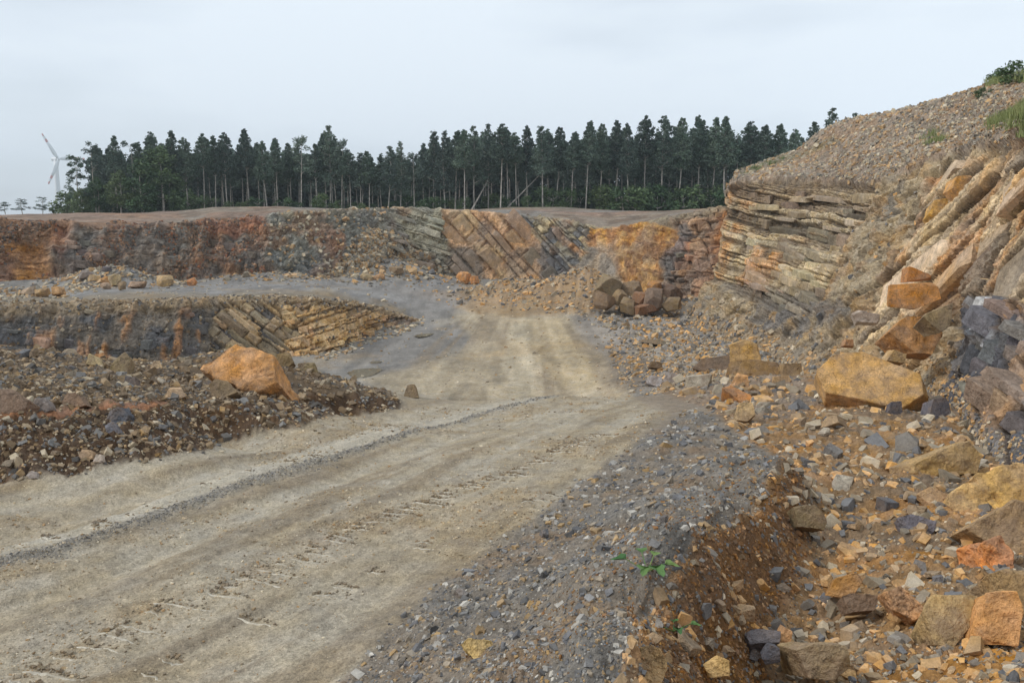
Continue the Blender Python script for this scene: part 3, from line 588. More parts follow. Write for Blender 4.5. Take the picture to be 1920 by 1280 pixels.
def bdm(T, Lb, s, wz, wa):            # the folded beds: the dip grows upwards
    zr = Z - CZ; return (laM, nbM) + beds(zr - (Y-60)*np.clip(.050 + .014*zr, 0, .12) + wz*n1, X*laM[0]+Y*laM[1]+Z*laM[2] + wa*n1, T, Lb, s)
def bdx(la, nb, T, Lb, s, wz=.5, wa=1.0): 
    return (la, nb) + beds(X*nb[0]+Y*nb[1]+Z*nb[2] + wz*n1 , X*la[0]+Y*la[1]+Z*la[2] + wa*n1, T, Lb, s)
BM = bdm(.42, 4.5, 31, .12, 1.2); BM2 = bdm(.13, 1.9, 32, .12, .9)
BN = bdx(laN, nbN, .85, 3.8, 33, .45, 1.0); BN2 = bdx(laN, nbN, .2, .9, 34, .3, .6); BK = bdx(laK, nbK, .42, .9, 35, .15, .3)
rock = sst(3.06, 2.98, vpar + .05*n2) ; scr = 1 - rock
strataP = [(1330,380),(1372,340),(1450,330),(1560,335),(1650,340),(1600,430),(1545,545),(1500,585),(1440,570),(1340,530),(1310,520)]
nearP = [(1600,640),(1640,520),(1700,400),(1760,330),(1830,290),(1925,235),(2300,100),(2900,100),(2900,1200),(1920,900),(1860,700),(1790,560),(1720,620)]
slateP = [(1770,560),(1850,545),(1930,570),(2600,700),(2600,1300),(1930,930),(1850,850),(1755,760),(1765,640)]
tM = fp.m(strataP, 7)*rock; tN = fp.m(nearP, 8)*rock; tK = fp.m(slateP, 6)*rock; tN = tN*(1-tK); tG = np.clip(rock - tM - tN - tK, 0, 1)
# strata cliff colours
fp.lay((204, 180, 138), tM); fp.lay((188, 166, 130), tM*.6*(BM[5] > .5)); fp.lay((204, 146, 82), tM*.75*sst(0, .3, n0 + .6*sst(1450, 1370, px)-.25)); fp.lay((142, 122, 96), tM*.8*(BM[4] < .18)); fp.lay((132, 114, 92), tM*.5*(BM2[5] < .25)); fp.lay((112, 98, 80), tM*.75*(BM[5] < .16)); fp.lay((214, 194, 156), tM*.5*(BM[5] > .8))
fp.poly([(1370,350),(1450,335),(1640,345),(1620,400),(1500,390),(1380,375)], (140, 116, 88), .55, 8)
fp.poly([(1340,520),(1540,545),(1520,600),(1420,590),(1330,560)], (136, 126, 112), .75, 12)
fp.poly([(1545,330),(1600,340),(1560,480),(1510,480)], (150, 134, 108), .3, 8)
# gully between
fp.lay((158, 140, 114), tG*.95); fp.lay((128, 122, 112), tG*.6*sst(0, .3, n1)); fp.lay((186, 164, 128), tG*.6*(BN[4] > .6)); fp.lay((178, 142, 94), tG*.6*sst(.05, .3, n3)); fp.lay((190, 138, 76), .8*tG*np.exp(-((px - (1640 - (py-345)*.52))/9)**2)*(py < 560))
fp.poly([(1740,330),(1830,290),(1800,370),(1760,430),(1735,400)], (206, 142, 70), .75, 8)
fp.poly([(1660,500),(1760,440),(1780,560),(1660,640)], (186, 132, 74), .6, 10)
fp.lay((112, 108, 106), rock*.75*fp.m([(1380,560),(1560,560),(1640,600),(1560,650),(1420,620)], 14)*sst(-.2, .2, n1))
# near slabs
fp.lay((206, 178, 136), tN); fp.lay((178, 154, 122), tN*.7*(BN[4] < .4)); fp.lay((200, 138, 72), tN*.7*sst(.02, .28, n0+.3*n1)); fp.lay((120, 106, 92), tN*.8*(BN[4] > .86)); fp.lay((150, 132, 110), tN*.5*(BN2[4] < .3))
fp.lay((92, 92, 98), tK*.95); fp.lay((124, 118, 112), tK*.6*(BK[4] > .7)); fp.lay((168, 126, 80), tK*.7*sst(.15, .35, n1)); fp.lay((190, 190, 192), tK*.8*sst(.1, .3, n3)*fp.m([(1775,555),(1840,545),(1850,640),(1780,680)], 8))
gp2 = np.clip(tM*np.maximum(BM[6]*1.4, .8*BM2[6]) + tN*np.maximum(BN[6], .4*BN2[6]) + tK*BK[6], 0, 1)
fp.lay((78, 62, 46), gp2*.7)
# foot of the cliff: fallen earth
foot = sst(1.36, 1.08, vpar + .25*n1)*rock; fp.lay((146, 126, 100), foot*.9*(px < 1600)); fp.lay((128, 120, 112), foot*.5*sst(0, .3, n1))
# scree
fp.lay((150, 132, 114), scr); fp.lay((128, 114, 98), scr*.6*sst(0, .3, n1)); fp.lay((158, 128, 98), scr*.6*sst(.0, .3, n0)); fp.poly([(1520,330),(1700,330),(1740,300),(1660,350),(1540,350)], (122, 104, 86), .5, 8)
fp.poly([(1380,318),(1500,286),(1560,255),(1572,262),(1500,300),(1400,326)], (100, 108, 62), .35, 6)
cobS = voro(X*.8+Z*.4, Y + Z, 2.6, 41); fp.col *= (1 + scr*.35*(cobS[2]-.5))[..., None]
disp = rock*(.45*n1*(1-.6*tN) + .22*n2*(1-.5*tN) + .10*n4 - .3) + tM*(.25*(BM[4]-.5) + .45*(BM[5]-.5) - .2*BM[6] + .12*(BM2[4]-.5) + .14*(BM2[5]-.5) - .1*BM2[6] - .35*n1 - .12*n2 + .5*n0) + tN*(.4*(BN[4]-.5) + .45*(BN[5]-.5) - .28*BN[6] + .03*(BN2[4]-.5) + .12*(BN2[5]-.5) - .05*BN2[6]) + tK*(.45*(BK[4]-.5) - .18*BK[6]) + tG*(.35*n3 + .3*n1 + .45*(BN[4]-.5) - .2*BN[6] + .2*(BN2[4]-.5)) + scr*(.28*n1 + .12*n2 + .12*sst(.5, .1, cobS[0]))
disp = disp*(1-.75*foot) 
nearf = sst(8, 25, Y)*.5 + .5; disp = disp*nearf
S2 = S + N_*disp[..., None]
fcol = fp.col*(1 + .16*n4 + .12*n2)[..., None]*(1 + .28*(tM*(BM[4]-.5) + tM*.8*(BM2[4]-.5) + tN*(BN[4]-.5) + tN*.6*(BN2[4]-.5) + tK*(BK[4]-.5)))[..., None]
cliff = link('right_cliff', mesh_arr('right_cliff', S2.reshape(-1, 3), grid_faces(S.shape[1], S.shape[0]), M_cliff, fcol.reshape(-1, 3))); cliff.name = 'cliff_face'; tag(cliff, kind='structure')
vis = (px < 2000) & (foot < .4)
for (Q, mk, cap, dp) in [(BM, tM*vis*(n2 > -.05)*(px > 1392)*(py > 352), 70, .14), (BN, tN*vis*(n1 > -.05), 16, .2), (BK, tK*vis, 70, .7)]:
    pieces(cliff, S2, N_, fcol, (Q[2], Q[3]), mk, Q[0], Q[1], .5, cap, minpx=10, depth=dp, proud=.3 if Q is BK else .06)
CF = (S2, fcol, px, py, vpar, scr, foot, rock)

# ================================================================== STONES
def planes_rock(planes, sub, rough, seed, name='stone'):
    """closed rock: a block cut by a set of planes, its faces then roughened (sub = 0 leaves it plain)"""
    bm = bmesh.new(); big = max(p[1] for p in planes)*3; bmesh.ops.create_cube(bm, size=2*big)
    for n, dist in planes:
        n = Vector([float(q) for q in n]); r_ = bmesh.ops.bisect_plane(bm, geom=bm.verts[:]+bm.edges[:]+bm.faces[:], plane_co=n*dist, plane_no=n, clear_outer=True)
        ed = [e for e in r_['geom_cut'] if isinstance(e, bmesh.types.BMEdge)]
        if ed: bmesh.ops.edgeloop_fill(bm, edges=ed)
    size = max((v.co.length for v in bm.verts), default=1)
    bmesh.ops.remove_doubles(bm, verts=bm.verts[:], dist=size*.02)
    if sub:
        bmesh.ops.bevel(bm, geom=bm.edges[:], offset=size*(.03 if sub < 4 else .014), segments=1, affect='EDGES', clamp_overlap=True)
        bmesh.ops.triangulate(bm, faces=bm.faces[:]); lim = size*{2: .55, 3: .22, 4: .13, 5: .085}[sub]
        for _ in range(6):
            ed = [e for e in bm.edges if e.calc_length() > lim]
            if not ed or len(bm.faces) > 14000: break
            bmesh.ops.subdivide_edges(bm, edges=ed, cuts=1); bmesh.ops.triangulate(bm, faces=[f for f in bm.faces if len(f.verts) > 3])
        bmesh.ops.recalc_face_normals(bm, faces=bm.faces[:]); bm.normal_update()
        Pq = np.array([v.co[:] for v in bm.verts]); Nq = np.array([v.normal[:] for v in bm.verts]); q = Pq/size + seed*3.7
        k = fbm(q[:, 0], q[:, 1], q[:, 2], 2.2, 3, seed) + .5*fbm(q[:, 0], q[:, 1], q[:, 2], 8, 3, seed+5)
        st3 = np.abs(np.sin(q @ np.array([3., 5., 14.]) + 2*k)) 
        Pq = Pq + Nq*((k*rough*1.1 - .35*rough*sst(.25, .0, st3))*size)[:, None]
        for v, p in zip(bm.verts, Pq): v.co = p
    else: bmesh.ops.triangulate(bm, faces=bm.faces[:]); bmesh.ops.recalc_face_normals(bm, faces=bm.faces[:])
    me = bpy.data.meshes.new(name); bm.to_mesh(me); bm.free(); me.materials.append(M_stone); return me
def rand_planes(r, sx=1, sy=1, sz=1, n=9):
    pl = []
    for ax, s in ((0, sx), (1, sy), (2, sz)):
        for sg in (-1, 1):
            v = Vector((r.gauss(0, .16), r.gauss(0, .16), r.gauss(0, .16))); v[ax] += sg; v.normalize(); pl.append((v[:], s*r.uniform(.75, 1.0)))
    for _ in range(n):
        v = Vector((r.gauss(0, 1), r.gauss(0, 1), r.gauss(0, 1))).normalized(); e = math.sqrt((v[0]*sx)**2 + (v[1]*sy)**2 + (v[2]*sz)**2)
        pl.append((v[:], e*r.uniform(.95, 1.25)))
    return pl
LM = []                                  # named landmarks for labels
def boulder(label, outline, col, thick=None, d=None, tilt=30, yaw=0, rough=.05, sink=.06, name='boulder', cat='boulder', group=None, sub=4, lm=None):
    O = np.array(outline, float)
    if len(O) == 2:
        (x0, y0), (x1, y1) = O; cx, cy, rx, ry = (x0+x1)/2, (y0+y1)/2, (x1-x0)/2, (y1-y0)/2; k = random.randint(6, 8); ph = random.random()*6
        O = np.array([(cx + rx*1.06*random.uniform(.88, 1.08)*np.sign(math.cos(a))*abs(math.cos(a))**.75, cy + ry*1.06*random.uniform(.88, 1.08)*np.sign(math.sin(a))*abs(math.sin(a))**.75) for a in [ph + 2*math.pi*(q+random.uniform(-.25, .25))/k for q in range(k)]])
    cx, cy = O.mean(0); yb = O[:, 1].max()
    if d is None: h_ = hit(cx, yb); d = h_[1]
    C = P(cx, cy, d); t = math.radians(tilt); ya = math.radians(yaw)
    Nn = unit(np.array([math.sin(ya)*math.cos(t), -math.cos(ya)*math.cos(t), math.sin(t)])); Rr = unit(np.cross([0, 0, 1], -Nn)); Rr = Rr if Rr[0] > 0 else -Rr; Uu = np.cross(Nn, Rr) ; Uu = Uu if Uu[2] > 0 else -Uu
    eye = np.array([0, 0, CZ]); pts = []
    for x, y in O:
        r_ = P(x, y, 1.0) - eye; k = ((C - eye) @ Nn)/(r_ @ Nn); p = eye + r_*k - C; pts.append((p @ Rr, p @ Uu))
    pts = np.array(pts); ext = pts.max(0) - pts.min(0)
    if thick is None: thick = .75*min(ext[0], ext[1])+.15*max(ext)
    c2 = pts.mean(0); pts = pts - c2; C = C + Rr*c2[0] + Uu*c2[1]; origin = C - Nn*thick*.5
    pl = [((0, 0, 1), thick*.5), ((0, 0, -1), thick*.5)]
    area = sum(pts[q][0]*pts[(q+1) % len(pts)][1] - pts[(q+1) % len(pts)][0]*pts[q][1] for q in range(len(pts))); sgn = 1 if area > 0 else -1
    rr_ = random.Random(zlib.crc32(label.encode()))
    for q in range(len(pts)):
        a, b = pts[q], pts[(q+1) % len(pts)]; e = b-a; n2 = np.array([e[1], -e[0]])*sgn; l = np.linalg.norm(n2)
        if l < 1e-6: continue
        n2 /= l; dd = n2 @ a
        if dd <= 0.02*max(ext): continue
        tl = rr_.uniform(-.12, .22); n3_ = unit((n2[0], n2[1], -tl)); pl.append((n3_, dd*np.linalg.norm(n3_[:2]) + tl*thick*.4*(1 if tl > 0 else 0)))
    for _ in range(3):
        v = unit((rr_.gauss(0, .8), rr_.gauss(0, .8), 1)); pl.append((v, (abs(v[0])*ext[0]*.5 + abs(v[1])*ext[1]*.5 + abs(v[2])*thick*.5)*rr_.uniform(.80, .93)))
    if sub == 3:
        e0, e1 = ext[0]*.54, ext[1]*.54; me = planes_rock([(n_, d_*(1 if k_ < 6 else .86)) for k_, (n_, d_) in enumerate(rand_planes(rr_, e0, (e0+e1)*.5, e1, 16))], 3, .03, rr_.randint(1, 999), name); Rr, Uu, Nn = np.array([1, 0, 0]), np.array([0, 0, 1.]), np.array([0, -1., 0])
        yw = rr_.uniform(-1.3, 1.3); Rr, Nn = np.array([math.cos(yw), math.sin(yw), 0]), np.array([0, 0, 1.]); Uu = np.array([-math.sin(yw), math.cos(yw), 0]); rl = rr_.uniform(-.35, .35)
        Rr, Nn = Rr*math.cos(rl) + Nn*math.sin(rl), Nn*math.cos(rl) - Rr*math.sin(rl); origin = C + np.array([0, 0, 0])
    else: me = planes_rock(pl, sub, rough, rr_.randint(1, 999), name)
    ob = link(name, me); M = Matrix(((Rr[0], Uu[0], Nn[0]), (Rr[1], Uu[1], Nn[1]), (Rr[2], Uu[2], Nn[2]))).to_4x4()
    ob.matrix_world = Matrix.Translation(Vector(origin)) @ M; col = tuple(q*.88 for q in col) if group and 'heaped' in group else col
    ob.color = (*lin((col[0]*(.98 if col[0] > col[2]*1.5 else 1.01), col[1]*(1.0 if col[0] > col[2]*1.5 else .965), col[2]*.95)), 1)
    tag(ob, label, cat, group); LM.append((lm or label, C[0], C[1], cx, cy))
    return ob
B = boulder
B('large orange angular boulder with a flat top on the left gravel mound', [(388,690),(394,672),(432,650),(502,667),(516,690),(520,716),(470,738),(402,707)], (204,142,82), 1.1, tilt=38, yaw=-12, rough=.07, sub=5, lm='the large orange boulder on the mound')
B('huge flat ochre slab leaning at the foot of the right cliff', [(1528,694),(1562,662),(1604,658),(1742,712),(1746,734),(1692,766),(1548,736)], (200,150,90), .55, tilt=44, yaw=-18, rough=.03, sub=5, lm='the huge leaning ochre slab')
B('tilted orange-brown block caught on the cliff above the huge slab', [(1664,622),(1690,599),(1728,601),(1768,633),(1756,656),(1700,650)], (186,128,70), .8, d=21.5, tilt=30, lm='the tilted block on the cliff')
B('square bright orange block jutting from the cliff above the tilted block', [(1674,530),(1745,527),(1753,560),(1722,572),(1672,568)], (202,134,62), .9, d=24, tilt=12, yaw=-15, rough=.03)
B('upright tan block standing on a flat slab by the cliff foot', [(1370,644),(1392,637),(1422,652),(1430,684),(1370,686)], (194,150,92), .8, tilt=10, yaw=-15, d=29.6, rough=.04, lm='the upright tan block')
B('flat brown slab lying under the upright tan block', [(1372,684),(1430,680),(1466,684),(1462,705),(1376,704)], (160,124,82), .8, tilt=25, rough=.04)
B('grey-brown sloping slab left of the upright tan block', [(1304,688),(1322,672),(1368,665),(1372,692),(1330,698)], (126,110,90), .7, tilt=30, rough=.03)
B('small brown block right of the upright tan block', [(1464,686),(1500,684),(1502,704),(1466,706)], (152,122,90), .5, tilt=20)
B('long log-shaped yellow boulder at the right edge of the photo', [(1764,950),(1800,914),(1852,892),(1925,872),(1990,874),(1960,935),(1860,972),(1806,986),(1770,974)], (208,162,98), .55, d=8.9, tilt=30, yaw=-20, rough=.10, sub=5, lm='the log-shaped yellow boulder')
B('tan rounded boulder beneath the log-shaped yellow boulder', [(1832,990),(1900,952),(1975,962),(1980,1044),(1900,1036)], (172,136,98), .7, tilt=30, rough=.05)
B('long brown slab with a broken face below the dark cliff blocks', [(1710,872),(1762,848),(1822,830),(1844,852),(1836,886),(1712,892)], (182,142,88), .5, tilt=20, yaw=10, rough=.06, lm='the long brown slab')
B('bright orange crumbly boulder below the log-shaped boulder', [(1838,1020),(1880,1004),(1898,1030),(1892,1072),(1850,1074)], (214,132,64), .35, tilt=30, rough=.14)
B('broad flat brown boulder in the lower right corner rubble', [(1738,1176),(1766,1120),(1838,1116),(1838,1160),(1812,1195),(1742,1188)], (170,138,98), .35, tilt=42, rough=.04, lm='the broad flat brown boulder')
B('upright orange wedge beside the broad flat brown boulder', [(1820,1206),(1850,1126),(1892,1124),(1908,1160),(1902,1212)], (208,144,78), .4, tilt=22, yaw=-15, rough=.06, lm='the upright orange wedge')
B('brown square block at the bottom edge right of the trench', [(1484,1214),(1504,1207),(1584,1210),(1592,1250),(1562,1272),(1508,1268)], (154,126,92), .3, tilt=25, rough=.05, lm='the brown square block')
B('tan pointed stone half way down the rubble field', [(1558,1112),(1574,1082),(1600,1074),(1616,1094),(1600,1118)], (176,126,76), tilt=30)
B('reddish-brown flat stone under the tan pointed stone', [(1580,1122),(1612,1112),(1650,1116),(1640,1142),(1592,1146)], (128,98,76), tilt=40)
B('orange curved slab left of the broad flat boulder', [(1664,1108),(1684,1100),(1706,1120),(1736,1150),(1716,1162),(1690,1148)], (210,144,80), tilt=40, rough=.1)
B('grey-brown boulder half buried at the right foot of the gravel heap', [(1488,952),(1530,948),(1548,968),(1540,992),(1494,986)], (138,116,88), tilt=30, lm='the half-buried grey-brown boulder')
B('blue-grey blocky stone in the middle of the orange rubble', [(1690,972),(1716,964),(1752,976),(1748,998),(1700,1000)], (108,108,116), tilt=32)
B('pale tan stone alone on the grey gravel heap', [(868,1212),(886,1198),(920,1202),(922,1226),(886,1234)], (214,178,124), tilt=35, rough=.09, lm='the pale tan stone on the heap')
B('tall orange stone at the bottom edge beside the weeds', [(1190,1232),(1210,1214),(1240,1224),(1248,1262),(1236,1286),(1196,1268)], (208,162,102), tilt=25, rough=.1, lm='the tall orange stone by the weeds')
B('yellow rounded stone at the bottom edge near the trench', [(1324,1244),(1344,1230),(1368,1240),(1370,1264),(1336,1268)], (214,170,110), tilt=30)
B('large brown slab cut by the right edge of the photo', [(1852,1092),(1884,1080),(1960,1082),(1980,1150),(1880,1152)], (168,134,98), .4, tilt=38)
B('dark grey slate lying flat at the trench bottom', [(1400,1188),(1424,1180),(1464,1184),(1462,1204),(1410,1206)], (108,106,108), tilt=55)
B('brown stone on edge right of the dark slate', [(1458,1200),(1472,1176),(1486,1184),(1484,1210),(1466,1216)], (196,138,80), tilt=15)
B('dark grey block left of the brown square block', [(1432,1228),(1446,1208),(1460,1212),(1462,1240),(1440,1244)], (92,94,100), tilt=20)
B('tan block on the rubble behind the gravel heap', [(1380,788),(1390,758),(1412,758),(1418,778),(1402,790)], (196,158,110), tilt=25, lm='the tan block behind the heap')
B('orange pointed stone below the brown slab', [(1370,726),(1386,700),(1404,706),(1406,728)], (206,150,98), tilt=25)
B('flat rusty slab tilted towards the road', [(1358,730),(1376,724),(1404,738),(1406,750),(1388,752)], (192,126,66), tilt=50)
B('dark brown rock pair at the right edge of the pit track', [(1216,688),(1222,676),(1238,678),(1241,690)], (112,88,66), tilt=25, d=42)
B('pale grey broken block beside the pit track', [(1212,718),(1220,702),(1240,704),(1246,718),(1230,724)], (172,170,168), tilt=30)
B('small pale grey block right of the broken one', [(1242,714),(1252,698),(1270,704),(1272,718)], (160,158,154), tilt=30)
B('brown boulder at the tip of the left mound by the road', [(756,744),(762,724),(778,722),(784,742)], (152,126,94), tilt=20, lm='the brown boulder at the mound tip')
B('large grey-brown slab at the left edge on the mound', [(-50,772),(-45,728),(20,736),(54,758),(50,772)], (132,114,96), .6, tilt=25, lm='the slab at the left edge')
B('round blue-grey boulder on top of the cut bank', [(204,790),(208,768),(226,762),(240,778),(236,796)], (98,104,112), tilt=20, rough=.08, lm='the round blue-grey boulder')
B('thin pointed tan slab standing on the mound crest', [(206,698),(216,680),(232,666),(240,676),(238,698),(222,704)], (158,134,102), tilt=15, lm='the pointed slab on the crest')
B('cream wedge stone on the left mound crest', [(164,684),(170,664),(182,672),(190,688)], (188,160,118), tilt=20, lm='the cream wedge stone')
B('small cream rounded stone right of the pointed slab', [(280,690),(286,678),(298,678),(302,688)], (192,170,130), tilt=25)
B('dark grey blocky stone in the middle of the mound', [(234,726),(238,706),(254,708),(256,724)], (96,96,98), tilt=25)
B('cracked cream stone at the end of the reddish ledge', [(308,744),(316,728),(336,728),(344,744),(324,750)], (200,176,140), tilt=25, lm='the cracked cream stone')
B('grey round stone lying on the reddish ledge', [(58,772),(66,750),(88,750),(94,766),(80,774)], (138,134,130), tilt=25)
B('brown peaked stone behind the reddish ledge', [(114,760),(126,738),(144,738),(160,758),(140,762)], (150,128,104), tilt=25)
B('slanting slate stuck in the cut bank', [(196,796),(206,790),(222,812),(214,818),(200,808)], (126,132,142), tilt=15)
B('cream stone at the foot of the cut bank', [(148,856),(154,844),(172,846),(174,860),(158,862)], (182,158,124), tilt=25)
B('pale stone resting where the bank meets the road', [(174,864),(180,850),(190,852),(192,864)], (186,176,160), tilt=25)
B('white-grey flat stone at the bank foot nearest the left edge', [(48,892),(56,884),(70,886),(70,896),(54,898)], (170,168,164), tilt=35)
B('brown squared boulder right of the large orange boulder', [(516,690),(520,668),(540,664),(548,682),(536,694)], (142,116,84), tilt=15, d=20.5)
B('tan block on the far side of the mound tip', [(560,704),(562,680),(586,678),(592,696),(578,706)], (150,128,94), tilt=18, d=20.3)
B('brown boulder leaning below the large orange boulder', [(390,722),(400,712),(428,716),(446,736),(420,746),(396,738)], (140,116,92), tilt=30)
# far stones
for lb, bb, c in [('squared cream block at the foot of the far left wall', [(292,516),(326,538)], (188,152,110)), ('rusty orange cube right of the squared cream block', [(352,522),(370,537)], (198,128,76)), ('orange angular boulder at the far left of the bench', [(97,536),(124,556)], (196,146,98)),
                  ('tan boulder in the middle of three on the bench', [(68,540),(94,556)], (184,146,104)), ('pale slab leftmost of three on the bench', [(40,539),(66,554)], (174,156,130)),
                  ('bright orange block at the tip of the far rubble bank', [(859,510),(881,530)], (206,140,80)), ('small orange block beside the far bright orange block', [(882,518),(894,533)], (202,132,70)),
                  ('tan block under the grey scree in the far corner', [(672,512),(700,524)], (166,140,108)), ('orange block right of the tan one under the scree', [(700,515),(723,525)], (178,132,92)), ('brown cube in front of the grey scree', [(731,500),(759,514)], (148,122,98)),
                  ('long low boulder near the squared cream block', [(240,528),(272,541)], (166,140,112)), ('grey block on top of the far left rock pile', [(150,508),(172,524)], (132,126,120)), ('dark blue-grey block topmost of the far left rock pile', [(192,500),(210,510)], (96,98,106)),
                  ('orange block at the heart of the far left rock pile', [(190,518),(210,532)], (198,142,88)), ('cream boulder on the right side of the far left rock pile', [(208,512),(226,536)], (176,148,112)), ('brown stone low in the far left rock pile', [(222,530),(236,544)], (152,124,96)), ('tan stone high on the left of the rock pile', [(168,516),(188,530)], (182,148,108)),
                  ('grey-tan stone at the base of the rock pile', [(190,530),(206,542)], (160,138,112))]:
    B(lb, bb, c, tilt=18, rough=.03, sub=3)
for lb, ol, c in [('topmost tall grey-brown boulder of the boulder pile', [(1122,546),(1130,522),(1146,516),(1166,531),(1162,546),(1136,556)], (160,136,106)), ('leftmost brown boulder with a grey face at the bottom of the pile', [(1116,578),(1124,556),(1144,550),(1152,566),(1138,580)], (158,126,100)),
                  ('small tan boulder wedged in the pile centre-left', [(1150,566),(1152,546),(1168,546),(1178,562),(1164,572)], (166,134,98)), ('large rounded brown boulder at the top middle of the pile', [(1166,556),(1168,534),(1186,526),(1204,540),(1202,556),(1184,562)], (152,124,98)),
                  ('leaning pyramid boulder at the pile front', [(1160,584),(1172,566),(1184,560),(1190,572),(1180,586)], (156,128,96)), ('reddish flat-topped boulder in the middle of the pile', [(1182,566),(1190,552),(1212,548),(1218,562),(1204,572)], (168,118,84)),
                  ('long rusty slab lying along the pile foot', [(1182,584),(1184,570),(1232,574),(1236,586)], (160,110,78)), ('dark grey upright boulder right of the pile centre', [(1214,576),(1212,552),(1226,544),(1244,562),(1242,582)], (138,120,102)),
                  ('round brown boulder at the right end of the pile', [(1240,582),(1242,564),(1262,558),(1276,568),(1268,584)], (156,128,98)), ('dark boulder at the upper right of the pile', [(1236,556),(1240,538),(1262,534),(1276,550),(1266,560)], (118,98,82)),
                  ('orange boulder at the back of the pile', [(1212,548),(1216,530),(1236,528),(1244,544)], (196,134,72)), ('small brown boulder between the dark and the round ones', [(1226,564),(1236,552),(1258,556),(1258,568)], (150,122,96)),
                  ('grey slab half hidden at the pile left edge', [(1118,554),(1120,546),(1134,548),(1132,560)], (146,132,114)), ('small dark boulder at the foot right of the pyramid', [(1206,582),(1212,568),(1228,570),(1228,584)], (118,100,82))]:
    yy = max(q[1] for q in ol); B(lb, ol, c, tilt=20, rough=.03, sub=3, d=77.5 - (yy-550)*.10 if yy > 570 else 79.5, group='boulders heaped below the ochre wall', lm='the boulder pile')
for lb, ol, c, d0 in [('whitish angular block on the slope left of the tilted block', [(1602,588),(1616,582),(1650,590),(1650,606),(1612,604)], (186,178,164), 26), ('grey-brown block leaning out of the cliff right of the tilted block', [(1736,602),(1756,580),(1790,566),(1786,600),(1760,622)], (160,134,104), 20.5),
                  ('yellow block perched high in the cliff gully', [(1748,402),(1756,378),(1790,372),(1784,406),(1760,416)], (204,152,80), 33), ('orange block just under the scree in the gully', [(1786,352),(1794,330),(1828,328),(1826,356),(1800,366)], (206,148,84), 31),
                  ('rusty narrow block above the square bright orange block', [(1700,524),(1704,498),(1730,508),(1746,520)], (192,126,66), 24.5), ('tan block resting behind the huge slab', [(1660,676),(1676,654),(1700,662),(1696,682)], (184,144,96), 19.5),
                  ('small orange stone balanced above the huge slab', [(1582,648),(1586,636),(1600,636),(1602,650)], (186,124,68), 22.5), ('dark grey block right of the huge slab foot', [(1742,776),(1748,752),(1776,748),(1786,772),(1762,784)], (100,100,106), 16.3), ('small dark block left of it at the huge slab foot', [(1666,776),(1672,756),(1692,754),(1694,776)], (92,92,98), 16.8)]:
    B(lb, ol, c, tilt=18, rough=.04, d=d0, sub=4)

# scattered stones: the larger ones as things, the rest as gravel
VAR = [planes_rock(rand_planes(random.Random(300+q), 1, random.uniform(.6, .95), random.uniform(.35, .75), 7), 2, .04, 300+q) for q in range(16)]
def small_variant(seed, box=False):
    r = random.Random(seed); bm = bmesh.new()
    if box: bmesh.ops.create_cube(bm, size=1.6)
    else: bmesh.ops.create_icosphere(bm, subdivisions=1, radius=1.0)
    Vv = np.array([v.co[:] for v in bm.verts])
    sy, sz = r.uniform(.55, .95), r.uniform(.3, .75)
    Vv = Vv*np.array([1, sy, sz])*np.array([[r.uniform(.7, 1.15)] for _ in Vv]) + np.array([[r.uniform(-.18, .18) for _ in range(3)] for _ in Vv])
    bmesh.ops.triangulate(bm, faces=list(bm.faces)); bm.verts.index_update()
    Ff = np.array([[v.index for v in f.verts] for f in bm.faces]); bm.free(); return Vv, Ff
SV = [small_variant(500+q, True) for q in range(24)]; IV = [small_variant(600+q) for q in range(16)]
def poly_variant(seed):
    r = random.Random(seed); me = planes_rock(rand_planes(r, 1, r.uniform(.6, .95), r.uniform(.3, .7), 6), 0, 0, seed, 'chip')
    Vv = np.array([v.co[:] for v in me.vertices]); Ff = np.array([p.vertices[:] for p in me.polygons]); bpy.data.meshes.remove(me); return Vv, Ff
PV = [poly_variant(800+q) for q in range(26)]
def scatter_mesh(name, Pos, Nrm, Size, Colr, variants, label, cat, flat=.35):
    Vs, Fs, Cs, off = [], [], [], 0; which = RNG.integers(0, len(variants), len(Pos))
    for k, (Vv, Ff) in enumerate(variants):
        m = which == k; n = int(m.sum())
        if not n: continue
        q = RNG.normal(size=(n, 3, 3)); z = Nrm[m] + q[:, 0]*flat; z /= np.linalg.norm(z, axis=1, keepdims=True)
        x = q[:, 1] - (q[:, 1]*z).sum(1, keepdims=True)*z; x /= np.linalg.norm(x, axis=1, keepdims=True); y = np.cross(z, x)
        R = np.stack([x, y, z], 2)*Size[m][:, None, None]
        W = np.einsum('nij,vj->nvi', R, Vv) + Pos[m][:, None, :]
        Vs.append(W.reshape(-1, 3)); Fs.append((Ff[None] + (np.arange(n)*len(Vv))[:, None, None] + off).reshape(-1, 3)); Cs.append(np.repeat(Colr[m], len(Vv), 0)); off += n*len(Vv)
    me = mesh_arr(name, np.concatenate(Vs), np.concatenate(Fs), M_peb, np.concatenate(Cs))
    return tag(link(name, me), label, cat, kind='stuff')
